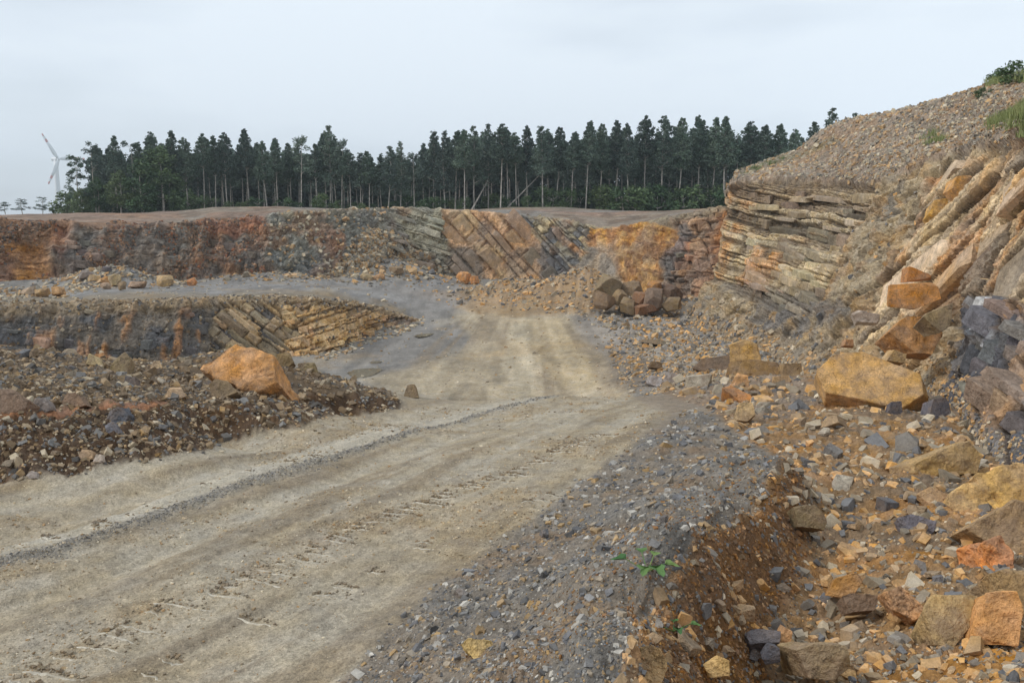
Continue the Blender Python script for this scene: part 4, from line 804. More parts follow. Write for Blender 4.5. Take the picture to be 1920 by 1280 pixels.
PAL = {'grey': [(124,124,126),(108,109,114),(142,141,140),(170,167,162),(130,122,112),(158,134,100),(96,96,98),(146,134,118)],
       'mix': [(170,142,106),(186,150,104),(122,117,112),(106,107,111),(150,128,100),(194,152,98),(148,138,122),(178,166,146),(132,122,108)],
       'bank': [(116,116,117),(100,98,97),(134,116,94),(146,130,108),(120,103,82),(152,128,96),(172,160,140),(112,96,76)],
       'wall': [(142,112,88),(120,100,86),(110,104,100),(156,124,98),(138,92,66),(98,90,86)],
       'earth': [(124,90,56),(140,102,62),(110,84,58),(158,120,76),(128,104,80),(112,110,110)],
       'road': [(176,160,134),(160,146,124),(146,132,112),(190,180,160),(134,124,108),(156,130,98)],
       'wind': [(140,136,130),(122,120,118),(152,146,136),(162,152,136),(112,111,112)],
       'pale': [(164,156,140),(140,134,124),(180,168,146),(120,116,110),(160,132,100),(172,144,108)]}
def pal(name, n):
    A = np.array([lin(c) for c in PAL[name]]); f = RNG.normal(1, .14, (n, 1)); return A[RNG.integers(0, len(A), n)]*np.clip(f, .55, 1.5)*np.array([1.05, 1.0, .92])
MASKS = dict(road=mr_, mound=mm_, bank=mb_, heap=mh_, rub=mq_, floor=rr, flo=flo)
gn = np.cross(np.gradient(np.stack([GX, GY, GZF], -1), axis=1), np.gradient(np.stack([GX, GY, GZF], -1), axis=0)); gn /= np.linalg.norm(gn, axis=-1, keepdims=True)
def scat_ground(n, mask, pxs, wmin, wmax, power=2.2, extra=None):
    """uniform over the picture-like measure du*dln(d); returns positions and radii"""
    idx = RNG.choice(mask.size, n, p=(mask*PIXW/np.sum(mask*PIXW)).ravel()); j, i = np.unravel_index(idx, mask.shape)
    u = us[i] + RNG.uniform(-.5, .5, n)*np.gradient(us)[i]; dd = ds[j]*(1 + RNG.uniform(-.008, .008, n)); x = u*dd
    s = pxs[0]*(RNG.random(n)*(1-(pxs[0]/pxs[1])**power) + (pxs[0]/pxs[1])**power)**(-1/power)*(pxs[0]/pxs[0])
    s = pxs[0]/(1 - RNG.random(n)*(1-(pxs[0]/pxs[1])**power))**(1/power)
    r = np.clip(s*dd/FPX/2, wmin, wmax)
    z = gz_fine(x, dd); return np.stack([x, dd, z], 1), gn[j, i], r
PIXW = (np.gradient(ds)/ds**2)[:, None]*np.gradient(us)[None, :]*np.ones_like(GX)*sst(.84, .62, np.abs(U))
def sc(name, n, mask, pxs, wmin, wmax, pl, label, cat='gravel', var=SV, power=2.2, up=.02, flat=.32):
    Pq, Nq, r = scat_ground(n, mask, pxs, wmin, wmax, power); Pq[:, 2] += r*up; return scatter_mesh(name, Pq, Nq, r, pal(pl, n), var, label, cat, flat)
sc('heap_gravel', 26000, mh_, (4.2, 26), .006, .10, 'grey', 'grey and tan gravel covering the heap beside the road', power=2.05, var=PV[:6] + SV)
sc('rubble_blocks', 3600, mq_*(1-.85*gp.m([(1500,905),(1440,960),(1380,1010),(1290,1090),(1250,1180),(1210,1300),(1400,1300),(1430,1160),(1490,1040),(1520,960)], 12)), (13, 46), .02, .30, 'mix', 'fist-sized and larger broken blocks filling the rubble field', power=1.9, up=.12, flat=.5, var=PV)
sc('rubble_gravel', 19000, mq_*(1-.6*gp.m([(1500,905),(1300,1090),(1220,1300),(1420,1300),(1520,960)], 12)), (4.8, 34), .01, .20, 'mix', 'orange and grey broken stone between the heap and the cliff', power=2.0)
ledge = near*gp.m([(-80,782),(0,774),(150,764),(300,752),(312,757),(300,768),(150,779),(0,786),(-80,792)], 3)
sc('bank_gravel', 11000, mm_*(1-ledge), (4.5, 24), .01, .16, 'bank', 'grey and brown stones in the left mound and its cut bank', power=2.1, var=PV[:10] + SV)
sc('road_gravel', 9000, mr_*(.12 + sst(.0, .35, n_a) + .9*np.exp(-(ld/.35)**2)), (2.6, 9), .004, .04, 'road', 'loose crumbs and chippings on the haul road', power=2.6, up=.1)
sc('trench_crumbs', 4200, near*gp.m([(1500,905),(1440,960),(1390,1010),(1300,1090),(1230,1180),(1200,1300),(1440,1300),(1440,1160),(1500,1040),(1540,960)], 12), (5, 16), .006, .06, 'earth', 'crumbly brown earth and grit on the shaded side of the gravel heap')
sc('windrow_gravel', 3600, np.clip(ww, 0, 1)*sst(-.5, .2, n_a+.3), (2.6, 7.5), .004, .028, 'wind', 'line of blue-grey chippings along the middle of the road')
sc('floor_rubble', 9500, np.clip(.4*rr + .9*np.clip(bmp, 0, 1) + .35*gp.m([(1120,640),(1250,600),(1500,690),(1340,720),(1180,735)], 14)*flo, 0, 1), (3.6, 16), .05, .6, 'mix', 'broken rock strewn at the foot of the pit walls', up=.15, var=PV[:6] + SV)
scr_px = gp.m([(520,505),(860,500),(860,522),(520,530)], 4) + gp.m([(120,500),(300,505),(380,530),(120,545)], 4) + .4*gp.m([(-60,535),(60,535),(140,560),(-60,566)], 4) + .25*gp.m([(380,556),(760,565),(760,600),(560,570)], 4) + .9*gp.m([(560,668),(600,655),(700,622),(780,598),(812,604),(770,622),(700,640),(610,672)], 4)
sc('floor_chips', 4200, flo*(.3 + 1.2*sst(.0, .4, n_m)), (2.6, 8), .03, .25, 'road', 'small chips scattered over the pit floor', up=.1)
sc('scree_stones', 2600, scr_px*flo, (6, 16), .1, .6, 'pale', 'pale stones at the foot of the far wall')

def surf_scatter(name, Ssurf, mask, n, pxs, wmin, wmax, pl, label, var=SV, power=2.2, cat='scree'):
    Sg = Ssurf; du = np.gradient(Sg, axis=1); dv = np.gradient(Sg, axis=0); nn = np.cross(du, dv); ar = np.linalg.norm(nn, axis=-1)/Sg[..., 1]**2
    nn /= np.linalg.norm(nn, axis=-1, keepdims=True)+1e-9; nn *= np.sign(nn[..., 2:3] + 1e-6)
    p = (mask*ar).ravel(); p /= p.sum(); idx = RNG.choice(p.size, n, p=p)
    Q = Sg.reshape(-1, 3)[idx] + (du.reshape(-1, 3)[idx]*RNG.uniform(-.5, .5, (n, 1)) + dv.reshape(-1, 3)[idx]*RNG.uniform(-.5, .5, (n, 1)))
    s = pxs[0]/(1 - RNG.random(n)*(1-(pxs[0]/pxs[1])**power))**(1/power); r = np.clip(s*Q[:, 1]/FPX/2, wmin, wmax)
    scatter_mesh(name, Q, nn.reshape(-1, 3)[idx], r, pal(pl, n), var, label, cat)
inview = (CF[2] < 1990) & (CF[2] > 1250)
surf_scatter('slope_scree', CF[0], CF[5]*inview*sst(3.0, 3.1, CF[4]), 9000, (5, 12), .03, .4, 'pale', 'brown stone scree covering the slope above the cliff', power=2.6)
surf_scatter('cliff_foot_rubble', CF[0], (np.clip(CF[6] + .06*tG, 0, 1))*inview*CF[7], 4500, (5, 18), .02, .4, 'mix', 'crumbled rock lying on the foot of the cliff')
surf_scatter('corner_scree', FW[0], sst(-8, 14, poly_sd(FW[2], FW[3], [(690,425),(745,440),(800,480),(860,515),(600,520),(640,490)])) + .06*FW[4], 2400, (5, 12), .1, .6, 'pale', 'grey rockfall in the far corner of the quarry')

surf_scatter('wall_fragments', FW[0], ((FW[2] > -60) & (FW[2] < 530))*sst(-.2, .3, fbm(FW[0][..., 0], FW[0][..., 2], 0, .4, 3, 17))*1.0, 2400, (3.4, 8), .1, .35, 'wall', 'broken ledges and fragments on the dark left wall')
surf_scatter('bench_fragments', BF[0], ((BF[2] > -60) & (BF[2] < 800))*(.25 + 1.0*sst(585, 570, BF[3])), 1500, (3.6, 9), .06, .3, 'bank', 'fragments on the lower bench face')
surf_scatter('ridge_crumbs', np.stack([GX, GY, GZF], -1), near*np.exp(-((rdist-.15)/.42)**2)*(GY < 11), 5500, (3.2, 15), .004, .05, 'earth', 'brown and grey grit along the broken edge of the gravel heap', power=2.4)
# medium stones as single things
def colour_word(c):
    c = np.array(c, float); sat = (c.max()-c.min())/c.max()
    if sat < .12: return 'pale grey' if c.mean() > 150 else ('grey' if c.mean() > 112 else 'dark grey')
    if sat > .46: return 'orange'
    if sat > .3: return 'tan' if c.mean() > 130 else 'brown'
    return 'beige' if c.mean() > 135 else 'grey-brown'
shapes = ['angular', 'flat', 'blocky', 'wedge-shaped', 'rounded', 'squat', 'pointed', 'chipped']
used = {}
def relation(px_, py_):
    b = min(LM, key=lambda q: (q[3]-px_)**2 + ((q[4]-py_)*1.5)**2); dx, dy = px_-b[3], py_-b[4]
    if abs(dx) > abs(dy)*1.3: rel_ = 'right of' if dx > 0 else 'left of'
    else: rel_ = 'in front of' if dy > 0 else 'behind'
    nm = b[0] if b[0].startswith('the ') else 'the ' + b[0]
    w_ = nm.split(); nm = ' '.join(w_[:6]) 
    while nm.split()[-1] in ('of', 'at', 'the', 'on', 'in', 'a', 'by', 'right', 'left', 'and', 'with', 'along', 'below', 'above', 'beside', 'low', 'high', 'far'): nm = ' '.join(nm.split()[:-1])
    return rel_ + ' ' + nm
LM = [q for q in LM if q[0].startswith('the ')]
def med(mask, n, pxs, pl, where, dmax=40):
    Pq, Nq, r = scat_ground(n, mask*(GY < dmax), pxs, .02, .5, 2.0)
    for k in range(n):
        p = Pq[k]; x_, y_ = proj(*p)
        if not (0 < x_ < 1920 and y_ < 1275): continue
        if any(math.hypot(p[0]-b[1], p[1]-b[2]) < .35 for b in LM): continue
        cs = PAL[pl][int(RNG.integers(0, len(PAL[pl])))]; v = int(RNG.integers(0, len(VAR)))
        o = link('stone', VAR[v]); rr0 = r[k]; o.location = (p[0], p[1], p[2] + rr0*.22)
        o.rotation_euler = (RNG.normal()*.3, RNG.normal()*.3, RNG.random()*6.28); o.scale = (rr0*RNG.uniform(.85, 1.25), rr0*RNG.uniform(.7, 1.1), rr0*RNG.uniform(.7, 1.25)); o.color = (*(lin(cs)*RNG.uniform(.85, 1.15)), 1)
        sz = 'small' if rr0*2*FPX/p[1] < 22 else ('medium' if rr0*2*FPX/p[1] < 32 else 'large')
        lb = f"{sz} {colour_word(cs)} {shapes[v % 8]} stone {relation(x_, y_)}"
        tag(o, lb, 'stone', 'loose stones ' + where)
med(mq_, 330, (20, 64), 'mix', 'in the rubble below the cliff', 34)
med(mm_, 62, (14, 30), 'bank', 'on the left mound', 24)
med(mh_, 28, (16, 30), 'grey', 'on the gravel heap', 16)

# ---- tyre lug marks pressed into the road
LV, LF, LC, CP, CR = [], [], [], [], []
for tk_px, dens, lnk in [(lug_px, .92, 1.0), ([(q[0]+170, q[1]+18) for q in lug_px[:-2]], .35, .7), ([(60,1010),(220,965),(380,905),(520,868),(640,830),(760,792)], .4, .8)]:
    lp = np.array([hit(*q)[:2] for q in tk_px]); cum = np.concatenate([[0], np.cumsum(np.hypot(*np.diff(lp, axis=0).T))])
    s_ = .1
    while s_ < cum[-1]:
        c = np.array([np.interp(s_, cum, lp[:, 0]), np.interp(s_, cum, lp[:, 1])]); dr = unit((.94 + RNG.normal()*.05, -.33 + RNG.normal()*.08)); ln = RNG.uniform(.16, .55)*lnk
        keep = random.random() < dens
        if keep:
            c = c + dr*RNG.uniform(-.06, .06); base = sum(len(v) for v in LV); pv = []; m = 9; pr = np.array([-dr[1], dr[0]])
            for q in range(m):
                t = q/(m-1); wv = RNG.normal()*.006; hh = .014*math.sin(math.pi*min(1, t*1.1+.03))**.5*RNG.uniform(.3, 1); w2 = .012*RNG.uniform(.5, 1.3)
                for off, z in ((-w2, -.006), (0, hh), (w2*1.6, -.006)):
                    p = c + dr*ln*t + pr*(off+wv); pv.append((p[0], p[1], float(gz_fine(np.array([p[0]]), np.array([p[1]]))[0]) + z))
            LV.append(np.array(pv)); LC.append(np.tile(lin((190,182,166))*RNG.uniform(.8, 1.05), (len(pv), 1)))
            for q in range(m-1):
                for k in (0, 1): a_ = base+q*3+k; LF.append((a_, a_+3, a_+4, a_+1))
            for q in range(int(RNG.uniform(8, 40)*ln/.4)):
                t = RNG.random()**1.5; p = c + dr*ln*t + pr*(.035 + abs(RNG.normal())*.045*(1.2-t)); CP.append((p[0], p[1], float(gz_fine(np.array([p[0]]), np.array([p[1]]))[0]) + .004)); CR.append(RNG.uniform(.006, .022)*(1.2-.6*t))
        s_ += RNG.uniform(.11, .24)
tag(link('tyre_marks', mesh_arr('tyre_marks', np.concatenate(LV), np.array(LF), M_peb, np.concatenate(LC))), 'pale tyre lug marks pressed across the near wheel track of the road', 'tyre marks', kind='stuff')
CP = np.array(CP); CR = np.array(CR); cc_ = np.array([lin(c) for c in [(138,118,92),(124,108,88),(146,130,106),(132,120,102)]])[RNG.integers(0, 4, len(CP))]
scatter_mesh('mud_clods', CP, np.tile([0, 0, 1.0], (len(CP), 1)), CR, cc_, SV, 'brown mud clods thrown up along the tyre lug marks', 'mud')

# ================================================================== PUDDLES
M_water = plain('puddle_water', (.22, .185, .13), .03); M_water.node_tree.nodes['Principled BSDF'].inputs['IOR'].default_value = 1.33
def puddle(label, outline):
    pts = [hit(*q) for q in outline]; cx = sum(p[0] for p in pts)/len(pts); cy = sum(p[1] for p in pts)/len(pts)
    z = float(np.max([gz_fine(np.array([cx + (p[0]-cx)*f]), np.array([cy + (p[1]-cy)*f]))[0] for p in pts for f in (0, .4, .8, 1)])) + .012
    bm = bmesh.new(); vs = []
    n = 48; P2 = np.array([[p[0], p[1]] for p in pts]); P2 = crom(np.concatenate([P2, P2[:2]]), np.linspace(0, len(pts), n, endpoint=False))
    for q in range(n): vs.append(bm.verts.new((P2[q][0]-cx + random.uniform(-.06, .06), P2[q][1]-cy + random.uniform(-.12, .12), 0)))
    bm.faces.new(vs); me = bpy.data.meshes.new('puddle'); bm.to_mesh(me); bm.free(); me.materials.append(M_water); o = link('puddle', me); o.location = (cx, cy, z); tag(o, label, 'puddle'); return o
puddle('olive muddy puddle behind the tip of the left mound', [(652,700),(668,694),(700,692),(718,694),(706,701),(688,708),(664,709)])
puddle('thin pale puddle on the grey floor near the bench face', [(776,632),(790,628),(812,626),(806,631),(788,634)])
puddle('small pale puddle on the grey floor left of the track', [(694,679),(704,677),(716,678),(712,681),(698,682)])
puddle('long shallow puddle at the right side of the pit floor', [(1196,650),(1220,645),(1262,647),(1250,652),(1214,653)])

# ================================================================== FOREST
def leaf_mat(name, c1, c2):
    m = bpy.data.materials.new(name); m.use_nodes = True; t = m.node_tree; b = t.nodes['Principled BSDF']; b.inputs['Roughness'].default_value = .75
    n = t.nodes.new('ShaderNodeTexNoise'); n.inputs['Scale'].default_value = .55; n.inputs['Detail'].default_value = 6; n.inputs['Roughness'].default_value = .7; g_ = t.nodes.new('ShaderNodeNewGeometry'); t.links.new(g_.outputs['Position'], n.inputs['Vector'])
    r = t.nodes.new('ShaderNodeValToRGB'); r.color_ramp.elements[0].position = .35; r.color_ramp.elements[1].position = .68; r.color_ramp.elements[0].color = (*c1, 1); r.color_ramp.elements[1].color = (*c2, 1)
    t.links.new(n.outputs['Fac'], r.inputs[0]); oi = t.nodes.new('ShaderNodeObjectInfo'); hs = t.nodes.new('ShaderNodeHueSaturation'); mr = t.nodes.new('ShaderNodeMapRange'); mr.inputs[3].default_value = .75; mr.inputs[4].default_value = 1.4; mh = t.nodes.new('ShaderNodeMapRange'); mh.inputs[3].default_value = .535; mh.inputs[4].default_value = .465; t.links.new(oi.outputs['Random'], mh.inputs[0]); t.links.new(mh.outputs[0], hs.inputs['Hue'])
    t.links.new(oi.outputs['Random'], mr.inputs[0]); t.links.new(mr.outputs[0], hs.inputs['Value']); t.links.new(r.outputs[0], hs.inputs['Color']); t.links.new(hs.outputs[0], b.inputs['Base Color'])
    return m
M_pine = leaf_mat('pine_needles', (.058, .098, .072), (.135, .180, .125)); M_spr = leaf_mat('spruce_needles', (.062, .10, .08), (.14, .18, .13)); M_dec = leaf_mat('broad_leaves', (.05, .088, .036), (.11, .165, .06))
M_bark = plain('pine_bark', (.44, .39, .34), .9, .4, 2.0); M_grass = leaf_mat('grass_blades', (.13, .17, .05), (.26, .28, .11)); M_weed = leaf_mat('weed_leaves', (.07, .14, .035), (.12, .22, .06))
def leaves(C, R, n, size, rs, stretch=1.0):
    """n little leaf faces through a cloud of clump centres C with radii R"""
    k = rs.integers(0, len(C), n); v = rs.normal(size=(n, 3)); v /= np.linalg.norm(v, axis=1, keepdims=True); v *= (rs.random((n, 1))**.6)*1.25
    p = C[k] + v*R[k][:, None]*np.array([1, 1, .8]); a = rs.normal(size=(n, 3)); a[:, 2] *= .5; a /= np.linalg.norm(a, axis=1, keepdims=True); b = rs.normal(size=(n, 3)); b -= (b*a).sum(1, keepdims=True)*a; b /= np.linalg.norm(b, axis=1, keepdims=True)
    s = size*rs.uniform(.5, 1.3, (n, 1)); q = np.stack([p - a*s, p + b*s*.55, p + a*s*stretch, p - b*s*.55], 1); return q.reshape(-1, 3), np.arange(n*4).reshape(n, 4)
def crown_mesh(kind, seed):
    rs = np.random.default_rng(seed); C = []; R = []
    if kind == 'pine':
        top, bot = 15.4, rs.uniform(6.8, 9.4); asym = rs.uniform(-.35, .35, 2)
        shp = rs.uniform(.42, .75); W0 = rs.uniform(2.1, 2.9)
        for q in range(120):
            t = rs.random()**1.45; z = bot + (top-bot)*t; wd_ = W0*(1-t)**shp*min(1, .45+t*3) + .12; a = rs.random()*6.28; r = wd_*(.12+.88*rs.random())**.5; C.append((r*math.cos(a)+asym[0]*t, r*math.sin(a)+asym[1]*t, z - .22*r + .5)); R.append(rs.uniform(.34, .72)*(1-.68*t))
        C.append((asym[0], asym[1], top)); R.append(.12)
        for q in range(34): t = q/34; C.append((asym[0]*t+rs.normal()*.25, asym[1]*t+rs.normal()*.25, bot + .6 + (top-bot-.8)*t)); R.append(W0*.72*(1-t)**shp + .1)
        n, s = 8200, .17
    elif kind == 'ragged':
        for q in range(44):
            t = rs.random(); z = 3.5 + 11*t; a = rs.random()*6.28; r = (2.7-1.5*t)*rs.random()**.4; C.append((r*math.cos(a), r*math.sin(a), z)); R.append(rs.uniform(.35, .75))
        n, s = 3000, .2
    elif kind == 'spruce':
        bot = rs.uniform(4.5, 7.5)
        z = bot
        while z < 15.6:
            wd_ = 2.5*(1-(z-bot)/(16-bot))**.85 + .12
            for q in range(int(3+wd_*3)):
                a = rs.random()*6.28; r = wd_*rs.uniform(.25, 1); C.append((r*math.cos(a), r*math.sin(a), z - .25*r)); R.append(.22+.22*wd_*.6)
            z += .42
        n, s = 4600, .18
    elif kind == 'broad':
        for q in range(46):
            t = rs.random(); z = .6 + 9.5*t; a = rs.random()*6.28; r = 3.0*math.sqrt(max(.05, 1-(t*1.5-.5)**2 if t > .33 else 1))*rs.random()**.45; C.append((r*math.cos(a), r*math.sin(a), z)); R.append(rs.uniform(.7, 1.3))
        n, s = 5200, .25
    elif kind == 'leafy':
        for q in range(22):
            t = rs.random(); z = 8 + 7*t; a = rs.random()*6.28; r = 1.9*rs.random()**.5*(1.1-.6*t); C.append((r*math.cos(a), r*math.sin(a), z)); R.append(rs.uniform(.5, .8))
        n, s = 1700, .2
    elif kind == 'bush':
        for q in range(16):
            a = rs.random()*6.28; r = 1.7*rs.random()**.5; C.append((r*math.cos(a), r*math.sin(a), rs.uniform(.2, 2.3))); R.append(rs.uniform(.5, .8))
        n, s = 900, .2
    Vq, Fq = leaves(np.array(C), np.array(R), n, s, rs)
    return mesh_arr('crown', Vq, Fq, {'pine': M_pine, 'ragged': M_pine, 'spruce': M_spr, 'broad': M_dec, 'leafy': M_spr, 'bush': M_dec}[kind]), np.array(C)
def trunk_mesh(kind, seed, C):
    rs = random.Random(seed); bm = bmesh.new()
    def tube(p0, p1, r0, r1, n=6):
        p0, p1 = Vector(p0), Vector(p1); ax = (p1-p0).normalized(); u = ax.orthogonal().normalized(); v = ax.cross(u); rings = []
        for p, r in ((p0, r0), (p1, r1)): rings.append([bm.verts.new(p + (u*math.cos(6.283*q/n) + v*math.sin(6.283*q/n))*r) for q in range(n)])
        for q in range(n): bm.faces.new((rings[0][q], rings[0][(q+1) % n], rings[1][(q+1) % n], rings[1][q]))
    H = {'pine': 14.6, 'ragged': 14, 'spruce': 15.7, 'broad': 8, 'leafy': 14, 'bush': 1.6}[kind]; r0 = .15 if H > 10 else (.22 if H > 4 else .07); lx = rs.uniform(-.35, .35); pts = []
    for q in range(6): t = q/5; pts.append(((lx*math.sin(t*2.2)), rs.uniform(-.1, .1), H*t - (.6 if q == 0 else 0)))
    for q in range(5): tube(pts[q], pts[q+1], r0*(1-q/5*.85), r0*(1-(q+1)/5*.85))
    for c in C[::2 if kind != 'spruce' else 5]:
        zt = max(.4, c[2]-.5-.2*math.hypot(c[0], c[1])); k = min(4.99, zt/H*5); i = int(k); f = k-i; a = [pts[i][m]*(1-f) + pts[i+1][m]*f for m in range(3)]; tube(a, tuple(c), .05, .015, 4)
    for q in range(14 if kind in ('pine', 'spruce') else 0):      # dead snags on the bare stem
        z = rs.uniform(2, 8); a = rs.random()*6.28; l = rs.uniform(.3, 1.1); tube((pts[2][0], 0, z), (pts[2][0]+l*math.cos(a), l*math.sin(a), z+rs.uniform(-.2, .15)), .022, .008, 4)
    me = bpy.data.meshes.new('trunk'); bm.to_mesh(me); bm.free(); me.materials.append(M_bark); return me
TV = {}
for kind, nv in (('pine', 7), ('spruce', 5), ('ragged', 3), ('broad', 3), ('leafy', 2), ('bush', 3)):
    TV[kind] = []
    for q in range(nv):
        cm, C = crown_mesh(kind, 700+q*13+len(kind)); TV[kind].append((cm, trunk_mesh(kind, 900+q, C)))
KN = {'pine': ('pine_tree', 'bare-trunked pine'), 'spruce': ('spruce_tree', 'narrow pointed spruce'), 'ragged': ('pine_tree', 'ragged gappy pine'), 'broad': ('broadleaf_tree', 'bushy green broadleaf tree'), 'leafy': ('larch_tree', 'thin pale-crowned tree'), 'bush': ('shrub', 'low green shrub')}
def tree(kind, px_, topy, d, where, extra='', lean=0.0, label=None, k=None, group='trees of the forest on the quarry rim', basez=None):
    bx = (px_-960.0)/FPX*d*1.0; zb = platZ(bx, d) if basez is None else basez
    topz = P(px_, topy, d)[2]; Href = {'pine': 15.5, 'ragged': 15, 'spruce': 16, 'broad': 10.8, 'leafy': 15.5, 'bush': 2.9}[kind]; s = (topz-zb)/Href
    cm, tm = TV[kind][k if k is not None else random.randrange(len(TV[kind]))]
    e = bpy.data.objects.new(KN[kind][0], None); COL.objects.link(e); wsc = s if kind in ('bush', 'broad') else max(.8, min(1.15, s*random.uniform(.85, 1.15)))
    e.location = (P(px_, topy, d)[0], d, zb); e.scale = (wsc, wsc, s); e.rotation_euler = (0, lean, random.random()*6.28 if abs(lean) < 1e-6 else 0)
    a = link('trunk', tm, e); b = link('crown', cm, e)
    tag(e, label or f"{extra}{KN[kind][1]} {where}", 'tree' if kind != 'bush' else 'shrub', group); e['sx'] = px_; return e
def where_(x):
    for lim, s in ((150, 'at the left end of the forest'), (260, 'above the dark left wall'), (420, 'above the red-brown part of the left wall'), (560, 'left of the tall spruce'), (700, 'right of the tall spruce'), (800, 'in the dip of the forest'), (900, 'above the grey dipping beds'), (1000, 'above the orange dipping slabs'), (1110, 'above the cream dipping beds'), (1230, 'above the ochre patch'), (1330, 'above the reddish corner'), (1430, 'just left of the cliff top')):
        if x < lim: return s
    return 'behind the cliff top'
FRONT = [('ragged',140,285),('ragged',172,264),('pine',212,258),('ragged',240,264),('pine',282,251),('pine',315,250),('pine',347,262),('pine',376,254),('pine',398,258),('pine',420,253),('pine',462,245),('pine',496,268),('pine',516,262),('leafy',560,252),('pine',590,274),('spruce',615,230),('leafy',637,258),('pine',655,284),('spruce',673,282),('pine',690,286),
         ('spruce',725,270),('spruce',748,262),('leafy',775,284),('spruce',810,240),('spruce',833,242),('pine',852,248),('pine',870,246),('spruce',887,231),('spruce',915,227),('pine',938,236),('pine',952,242),('pine',968,252),('pine',990,240),('spruce',1018,230),('pine',1042,242),('pine',1072,250),('pine',1100,230),('pine',1125,236),('pine',1158,230),('pine',1183,236),('pine',1212,221),('pine',1245,223),
         ('pine',1275,225),('pine',1312,221),('pine',1338,226),('pine',1364,224),('leafy',1385,240),('pine',1412,232),('pine',1440,238),('pine',1468,236),('pine',1492,246)]
for i, (kd, x, ty) in enumerate(FRONT):
    lab = None
    if x == 615: lab = 'tallest narrow spruce rising above the left half of the forest'
    if x == 140: lab = 'ragged leaning pine at the left tip of the forest beside the wind turbine'
    tree(kd, x, ty, 150 + random.uniform(-4, 4), where_(x), 'front-row ', random.choice([0, 0, .02, -.03, .045]), lab, k=None)
for i in range(62):                     # second row between them
    x = 175 + i*21.5 + random.uniform(-7, 7); yt = np.interp(x, [q[1] for q in FRONT], [q[2] for q in FRONT]) + random.uniform(6, 34)
    tree(random.choice(['pine', 'pine', 'pine', 'spruce']), x, yt, 158 + random.uniform(-3, 4), where_(x), 'second-row ')
for i in range(48):
    x = 180 + i*28 + random.uniform(-9, 9); yt = np.interp(x, [q[1] for q in FRONT], [q[2] for q in FRONT]) + random.uniform(10, 45)
    tree(random.choice(['pine', 'spruce']), x, yt, 168 + random.uniform(-3, 4), where_(x), 'rear-row ')
for x, yt, kd in [(180,330,'broad'),(222,318,'broad'),(262,290,'broad'),(300,268,'broad'),(150,350,'broad'),(318,320,'broad')]: tree(kd, x, yt, 143 + random.uniform(-3, 3), where_(x), '', 0, group='broadleaf trees at the left end of the forest')
for i in range(56):
    x = 130 + i*24 + random.uniform(-9, 9)
    if 1010 < x or x < 330: h = random.uniform(338, 366)
    else: h = random.uniform(360, 381)
    tree('bush', x, h, 149 + random.uniform(-3, 8), where_(x), '', 0, group='shrubs under the forest edge')
for x, ty, lb in [(8,378,'small distant tree at the very left edge'), (40,372,'small distant round pine left of the wind turbine'), (78,369,'small distant flat-topped pine nearest the wind turbine')]:
    tree('ragged', x, ty, 230, '', '', 0, lb, group='distant trees left of the wind turbine', basez=CZ + float(slope(401))*230)
for x, ty, lb, kd in [(1528,232,'pine half hidden behind the scree slope', 'pine'), (1562,197,'dark spruce showing above the scree slope', 'spruce'), (1604,209,'tip of a spruce just above the scree skyline', 'spruce')]:
    tree(kd, x, ty, 125, '', '', 0, lb, group='trees behind the scree slope', basez=CZ+2)
for x0, x1, y1, lb in [(885, 915, 338, 'fallen dead trunk leaning right below the double spruces'), (948, 1010, 330, 'longer dead trunk leaning at a low angle in the forest edge')]:
    a, b = P(x0, 393, 149), P(x1, y1, 151); bm = bmesh.new(); n = 7; ax = Vector(b-a).normalized(); u = ax.orthogonal().normalized(); v = ax.cross(u); rg = []
    for t in np.linspace(0, 1, 6): p = Vector((b-a)*t); rg.append([bm.verts.new(p + (u*math.cos(6.283*q/n)+v*math.sin(6.283*q/n))*(.17*(1-.7*t))) for q in range(n)])
    for r1, r2 in zip(rg, rg[1:]):
        for q in range(n): bm.faces.new((r1[q], r1[(q+1) % n], r2[(q+1) % n], r2[q]))
    me = bpy.data.meshes.new('fallen_trunk'); bm.to_mesh(me); bm.free(); me.materials.append(M_bark); o = link('fallen_trunk', me); o.location = a; tag(o, lb, 'dead tree')
# the dense wood behind the rows one can tell apart
rs = np.random.default_rng(5); C = []
for q in range(3600):
    x = rs.uniform(175, 1560); d_ = rs.uniform(172, 190); yt = np.interp(x, [q_[1] for q_ in FRONT], [q_[2] for q_ in FRONT]) + 18; top = P(x, yt, d_)[2]; z = CZ + 1 + (top - CZ - 3.5)*rs.random()**1.35; C.append((P(x, 300, d_)[0], d_, z))
Vq, Fq = leaves(np.array(C), np.full(3600, 1.8), 80000, .7, rs); o = link('dense_wood', mesh_arr('dense_wood', Vq, Fq, M_pine)); tag(o, 'dense dark wood closing the view behind the forest edge', 'forest', kind='stuff')

# ================================================================== WIND TURBINE
M_white = plain('turbine_white', (.88, .89, .90), .4); M_red = plain('turbine_red', (.72, .30, .26), .4)
def ring_tube(sections, mat, name, n=20, flat=1.0, parent=None, caps=True):
    bm = bmesh.new(); rg = []
    for c, rx, ry in sections: rg.append([bm.verts.new(Vector(c) + Vector((rx*math.cos(6.283*q/n), ry*math.sin(6.283*q/n), 0))) for q in range(n)])
    for a, b in zip(rg, rg[1:]):
        for q in range(n): bm.faces.new((a[q], a[(q+1) % n], b[(q+1) % n], b[q]))
    if caps: bm.faces.new(rg[0][::-1]); bm.faces.new(rg[-1])
    for f in bm.faces: f.smooth = True
    me = bpy.data.meshes.new(name); bm.to_mesh(me); bm.free(); me.materials.append(mat); return link(name, me, parent)
hub = P(110, 300, 1000.0); base_z = CZ - 2
T = bpy.data.objects.new('wind_turbine', None); COL.objects.link(T); T.location = (hub[0]-3.5, 1000, base_z); tag(T, 'white wind turbine with red-banded blades behind the left end of the forest', 'wind turbine')
H = hub[2] - base_z
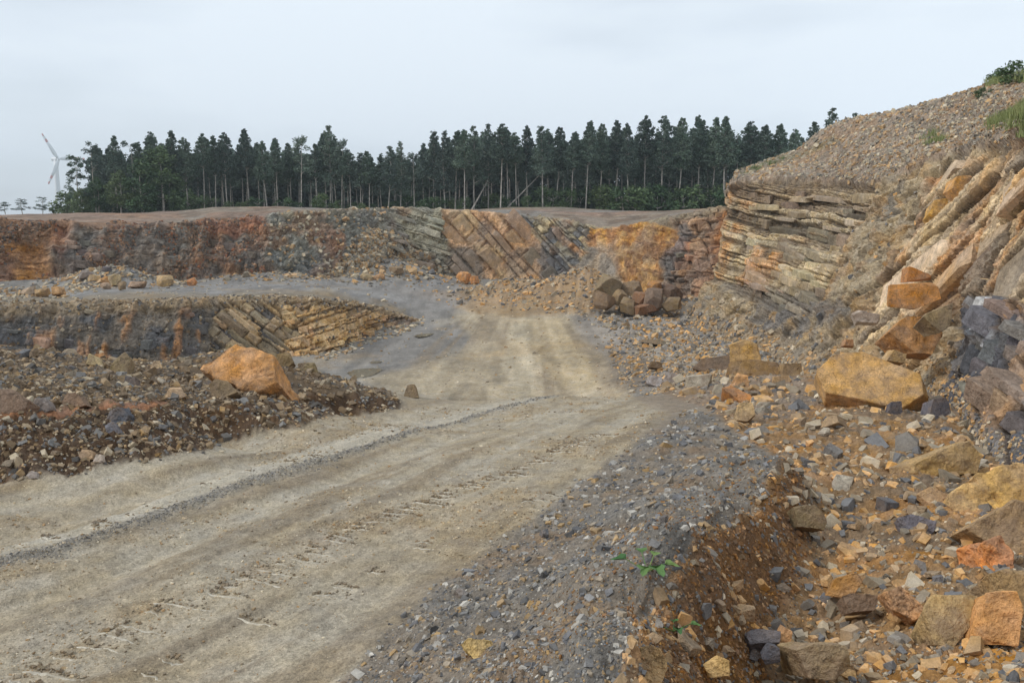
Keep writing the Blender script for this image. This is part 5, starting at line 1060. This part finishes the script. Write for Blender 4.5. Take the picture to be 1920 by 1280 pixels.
ring_tube([((0, 0, H*t), 3.6-1.5*t, 3.6-1.5*t) for t in np.linspace(0, 1, 8)], M_white, 'tower', parent=T)
yaw = math.radians(-60)                                   # rotor seen obliquely
fx = Vector((-math.sin(yaw), -math.cos(yaw), 0)); lat = Vector((math.cos(yaw), -math.sin(yaw), 0))
nac = ring_tube([((0, 0, -7), 1.2, 1.4), ((0, 0, -5), 2.0, 2.1), ((0, 0, 3), 2.1, 2.2), ((0, 0, 5), 1.7, 1.8)], M_white, 'nacelle', parent=T)
nac.location = (0, 0, H+1); nac.rotation_euler = fx.to_track_quat('Z', 'Y').to_euler()
hb = ring_tube([((0, 0, -1), 1.6, 1.6), ((0, 0, 1), 1.5, 1.5), ((0, 0, 2.4), .7, .7)], M_white, 'hub', parent=T); hc = Vector((0, 0, H+1)) + fx*6; hb.location = hc; hb.rotation_euler = fx.to_track_quat('Z', 'Y').to_euler()
for ang in (-33, 87, 207):
    a = math.radians(ang); up = Vector((0, 0, 1))*math.cos(a) + lat*math.sin(a); side_ = fx.cross(up)
    R = Matrix((side_, fx, up)).transposed().to_4x4(); R = Matrix.Translation(hc + up*1.2) @ R; Lb = 31
    def bl(t0, t1, mat, name, par, k=7):
        sec = []
        for t in np.linspace(t0, t1, k): ch = np.interp(t, [0, .06, .2, 1], [1.2, 1.5, 2.6, .8]); sec.append(((ch*.25, 0, Lb*t), ch, max(.12, ch*.22) if t > .08 else .7))
        o = ring_tube(sec, mat, name, n=12, parent=par); return o
    b = bl(0, .66, M_white, 'blade', T); b.matrix_local = R
    for t0, t1, mt, nm in ((.66, .78, M_red, 'red_band'), (.78, .90, M_white, 'white_section'), (.90, 1.0, M_red, 'red_band')): bl(t0, t1, mt, nm, b)

# ================================================================== GREENERY ON THE SLOPES, WEEDS
def tuft_mesh(name, C, n, size, mat, seed, up=1.6):
    rs = np.random.default_rng(seed); k = rs.integers(0, len(C), n); p = C[k] + rs.normal(size=(n, 3))*np.array([.35, .35, .02])*size; a = rs.normal(size=(n, 3))*.45; a[:, 2] = up; a /= np.linalg.norm(a, axis=1, keepdims=True); b = rs.normal(size=(n, 3)); b[:, 2] = 0; b /= np.linalg.norm(b, axis=1, keepdims=True)
    s = size*rs.uniform(.4, 1.1, (n, 1)); V = np.stack([p - b*s*.05, p + b*s*.05, p + a*s], 1).reshape(-1, 3); return mesh_arr(name, V, np.arange(n*3).reshape(n, 3), mat)
def cliff_pts(poly, n, seed):
    rs = np.random.default_rng(seed); m = (poly_sd(CF[2], CF[3], poly) > 0) & (CF[4] > 2.7); idx = np.flatnonzero(m.ravel()); return CF[0].reshape(-1, 3)[rs.choice(idx, n)] if len(idx) else None
for poly, n, sz, lb, nl in [([(1850,240),(1885,215),(1960,190),(1960,250),(1890,256)], 120, .42, 'green grass tufts on the slope at the right edge', 7000), ([(1734,262),(1750,250),(1772,256),(1768,274),(1740,276)], 14, .5, 'small yellow-green grass tuft above the cliff gully', 500),
                            ([(1820,165),(1850,160),(1900,130),(1990,105),(1990,150),(1900,158)], 110, .6, 'grass along the skyline at the top right', 5000), ([(1385,322),(1440,305),(1505,284),(1505,292),(1440,318),(1390,332)], 22, .45, 'thin grass along the rim of the strata cliff', 900)]:
    C = cliff_pts(poly, n, len(lb))
    if C is not None: tag(link('grass', tuft_mesh('grass', C, nl, sz, M_grass, 5, 1.5)), lb, 'grass', kind='stuff')
for x, y, s, lb in [(1872,150,.5,'dark green bush on the top right skyline'), (1908,136,.62,'large bushy shrub at the top right corner'), (1845,160,.3,'small sprig bush at the left of the skyline shrubs')]:
    C = cliff_pts([(x-12,y-12),(x+12,y-12),(x+12,y+22),(x-12,y+22)], 1, x)
    if C is None: C = np.array([P(x, y+8, 60)])
    cm, tm = TV['bush'][x % 3]; e = bpy.data.objects.new('shrub', None); COL.objects.link(e); e.location = C[0] - np.array([0, 0, .1]); e.scale = (s*.8, s*.8, s*.75); link('trunk', tm, e).name = 'stem'; link('crown', cm, e).name = 'foliage'; tag(e, lb, 'shrub')
def weed(px_, py_, n, sz, lb, seed):
    r = random.Random(seed); p = hit(px_, py_); p[2] = float(gz_fine(np.array([p[0]]), np.array([p[1]]))[0]); e = bpy.data.objects.new('weed', None); COL.objects.link(e); e.location = p; tag(e, lb, 'weed')
    for q in range(n):
        a = 6.28*q/n + r.uniform(-.4, .4); l = sz*r.uniform(.6, 1.1); dr = Vector((math.cos(a), math.sin(a)*.8, .55)).normalized(); tip = dr*l; bm = bmesh.new(); sd_ = dr.cross(Vector((0, 0, 1))).normalized()
        v = [bm.verts.new(Vector((0, 0, 0)) + sd_*.0025), bm.verts.new(-sd_*.0025), bm.verts.new(tip*.9 - sd_*.002), bm.verts.new(tip*.9 + sd_*.002)]; v2 = [bm.verts.new(x_.co + Vector((0, 0, .004))) for x_ in v]
        for f in ((0, 1, 2, 3), (4, 5, 6, 7), (0, 3, 7, 4), (1, 2, 6, 5)): vv = v+v2; bm.faces.new([vv[k] for k in f])
        me = bpy.data.meshes.new('stem'); bm.to_mesh(me); bm.free(); me.materials.append(M_weed); st2 = link('stem', me, e)
        bm = bmesh.new(); wl = sz*r.uniform(.32, .5); fwd = Vector((dr.x, dr.y, -.05)).normalized(); c0 = bm.verts.new(tip*.85); mid = []; N8 = 12; ring = []
        for k in range(N8):
            t = k/(N8-1)*2*math.pi; rad = wl*(.72 + .28*math.cos(3*t) + .08*math.sin(9*t)); ring.append(bm.verts.new(tip + fwd*(rad*math.cos(t)*.9+wl*.3) + sd_*rad*math.sin(t)*.8 + Vector((0, 0, .12*wl*abs(math.sin(t)) - .25*wl*max(0, math.cos(t))))))
        for k in range(N8-1): bm.faces.new((c0, ring[k], ring[k+1]))
        me = bpy.data.meshes.new('leaf'); bm.to_mesh(me); bm.free(); me.materials.append(M_weed); link('leaf', me, e)
weed(1212, 1150, 6, .15, 'green lobed-leaf weed on the right slope of the gravel heap', 3)
weed(1262, 1212, 5, .11, 'small green weed below the larger one above the orange stone', 8)
weed(1430, 1282, 3, .05, 'tiny green leaves at the bottom edge', 9)

# ================================================================== HAZE
M_h = bpy.data.materials.new('haze_air'); M_h.use_nodes = True; t = M_h.node_tree; t.nodes.clear(); o_ = t.nodes.new('ShaderNodeOutputMaterial'); v_ = t.nodes.new('ShaderNodeVolumePrincipled')
v_.inputs['Color'].default_value = (.84, .93, 1.0, 1); v_.inputs['Density'].default_value = .00036; v_.inputs['Anisotropy'].default_value = .2; t.links.new(v_.outputs[0], o_.inputs['Volume'])
bm = bmesh.new(); bmesh.ops.create_cube(bm, size=1.0); me = bpy.data.meshes.new('haze'); bm.to_mesh(me); bm.free(); me.materials.append(M_h)
hz = link('haze', me); zlo, zhi = -6.0, 140.0; hz.scale = (4400, 3600, zhi-zlo); hz.location = (0, 0, (zhi+zlo)/2); tag(hz, kind='stuff'); hz['label'] = 'thin pale haze over the whole quarry'

# ------------------------------------------------------------------ labels that single each thing out
for _n in (0,):
    by = {}
    for ob in COL.objects:
        if ob.parent is None and 'label' in ob and 'kind' not in ob: by.setdefault(ob['label'], []).append(ob)
    ORD = ['first', 'second', 'third', 'fourth', 'fifth', 'sixth', 'seventh', 'eighth', 'ninth', 'tenth', 'eleventh', 'twelfth']
    for lb, obs in by.items():
        if len(obs) < 2: continue
        obs.sort(key=lambda q: proj(q.location[0], q.location[1], q.location[2])[0])
        for k, ob in enumerate(obs):
            if k < len(ORD):
                l2 = f"{ORD[k]} {lb}, counted from the left"
                if len(l2.split()) > 16: l2 = f"{ORD[k]} {lb}, from left"
                ob['label'] = l2
for ob in list(COL.objects):
    if 'sx' in ob: del ob['sx']

0 and print('TRIS', sum(sum(len(p.vertices)-2 for p in m.polygons) if len(m.polygons) < 20000 else len(m.polygons)*(len(m.polygons[0].vertices)-2) for m in bpy.data.meshes), len(bpy.data.objects))
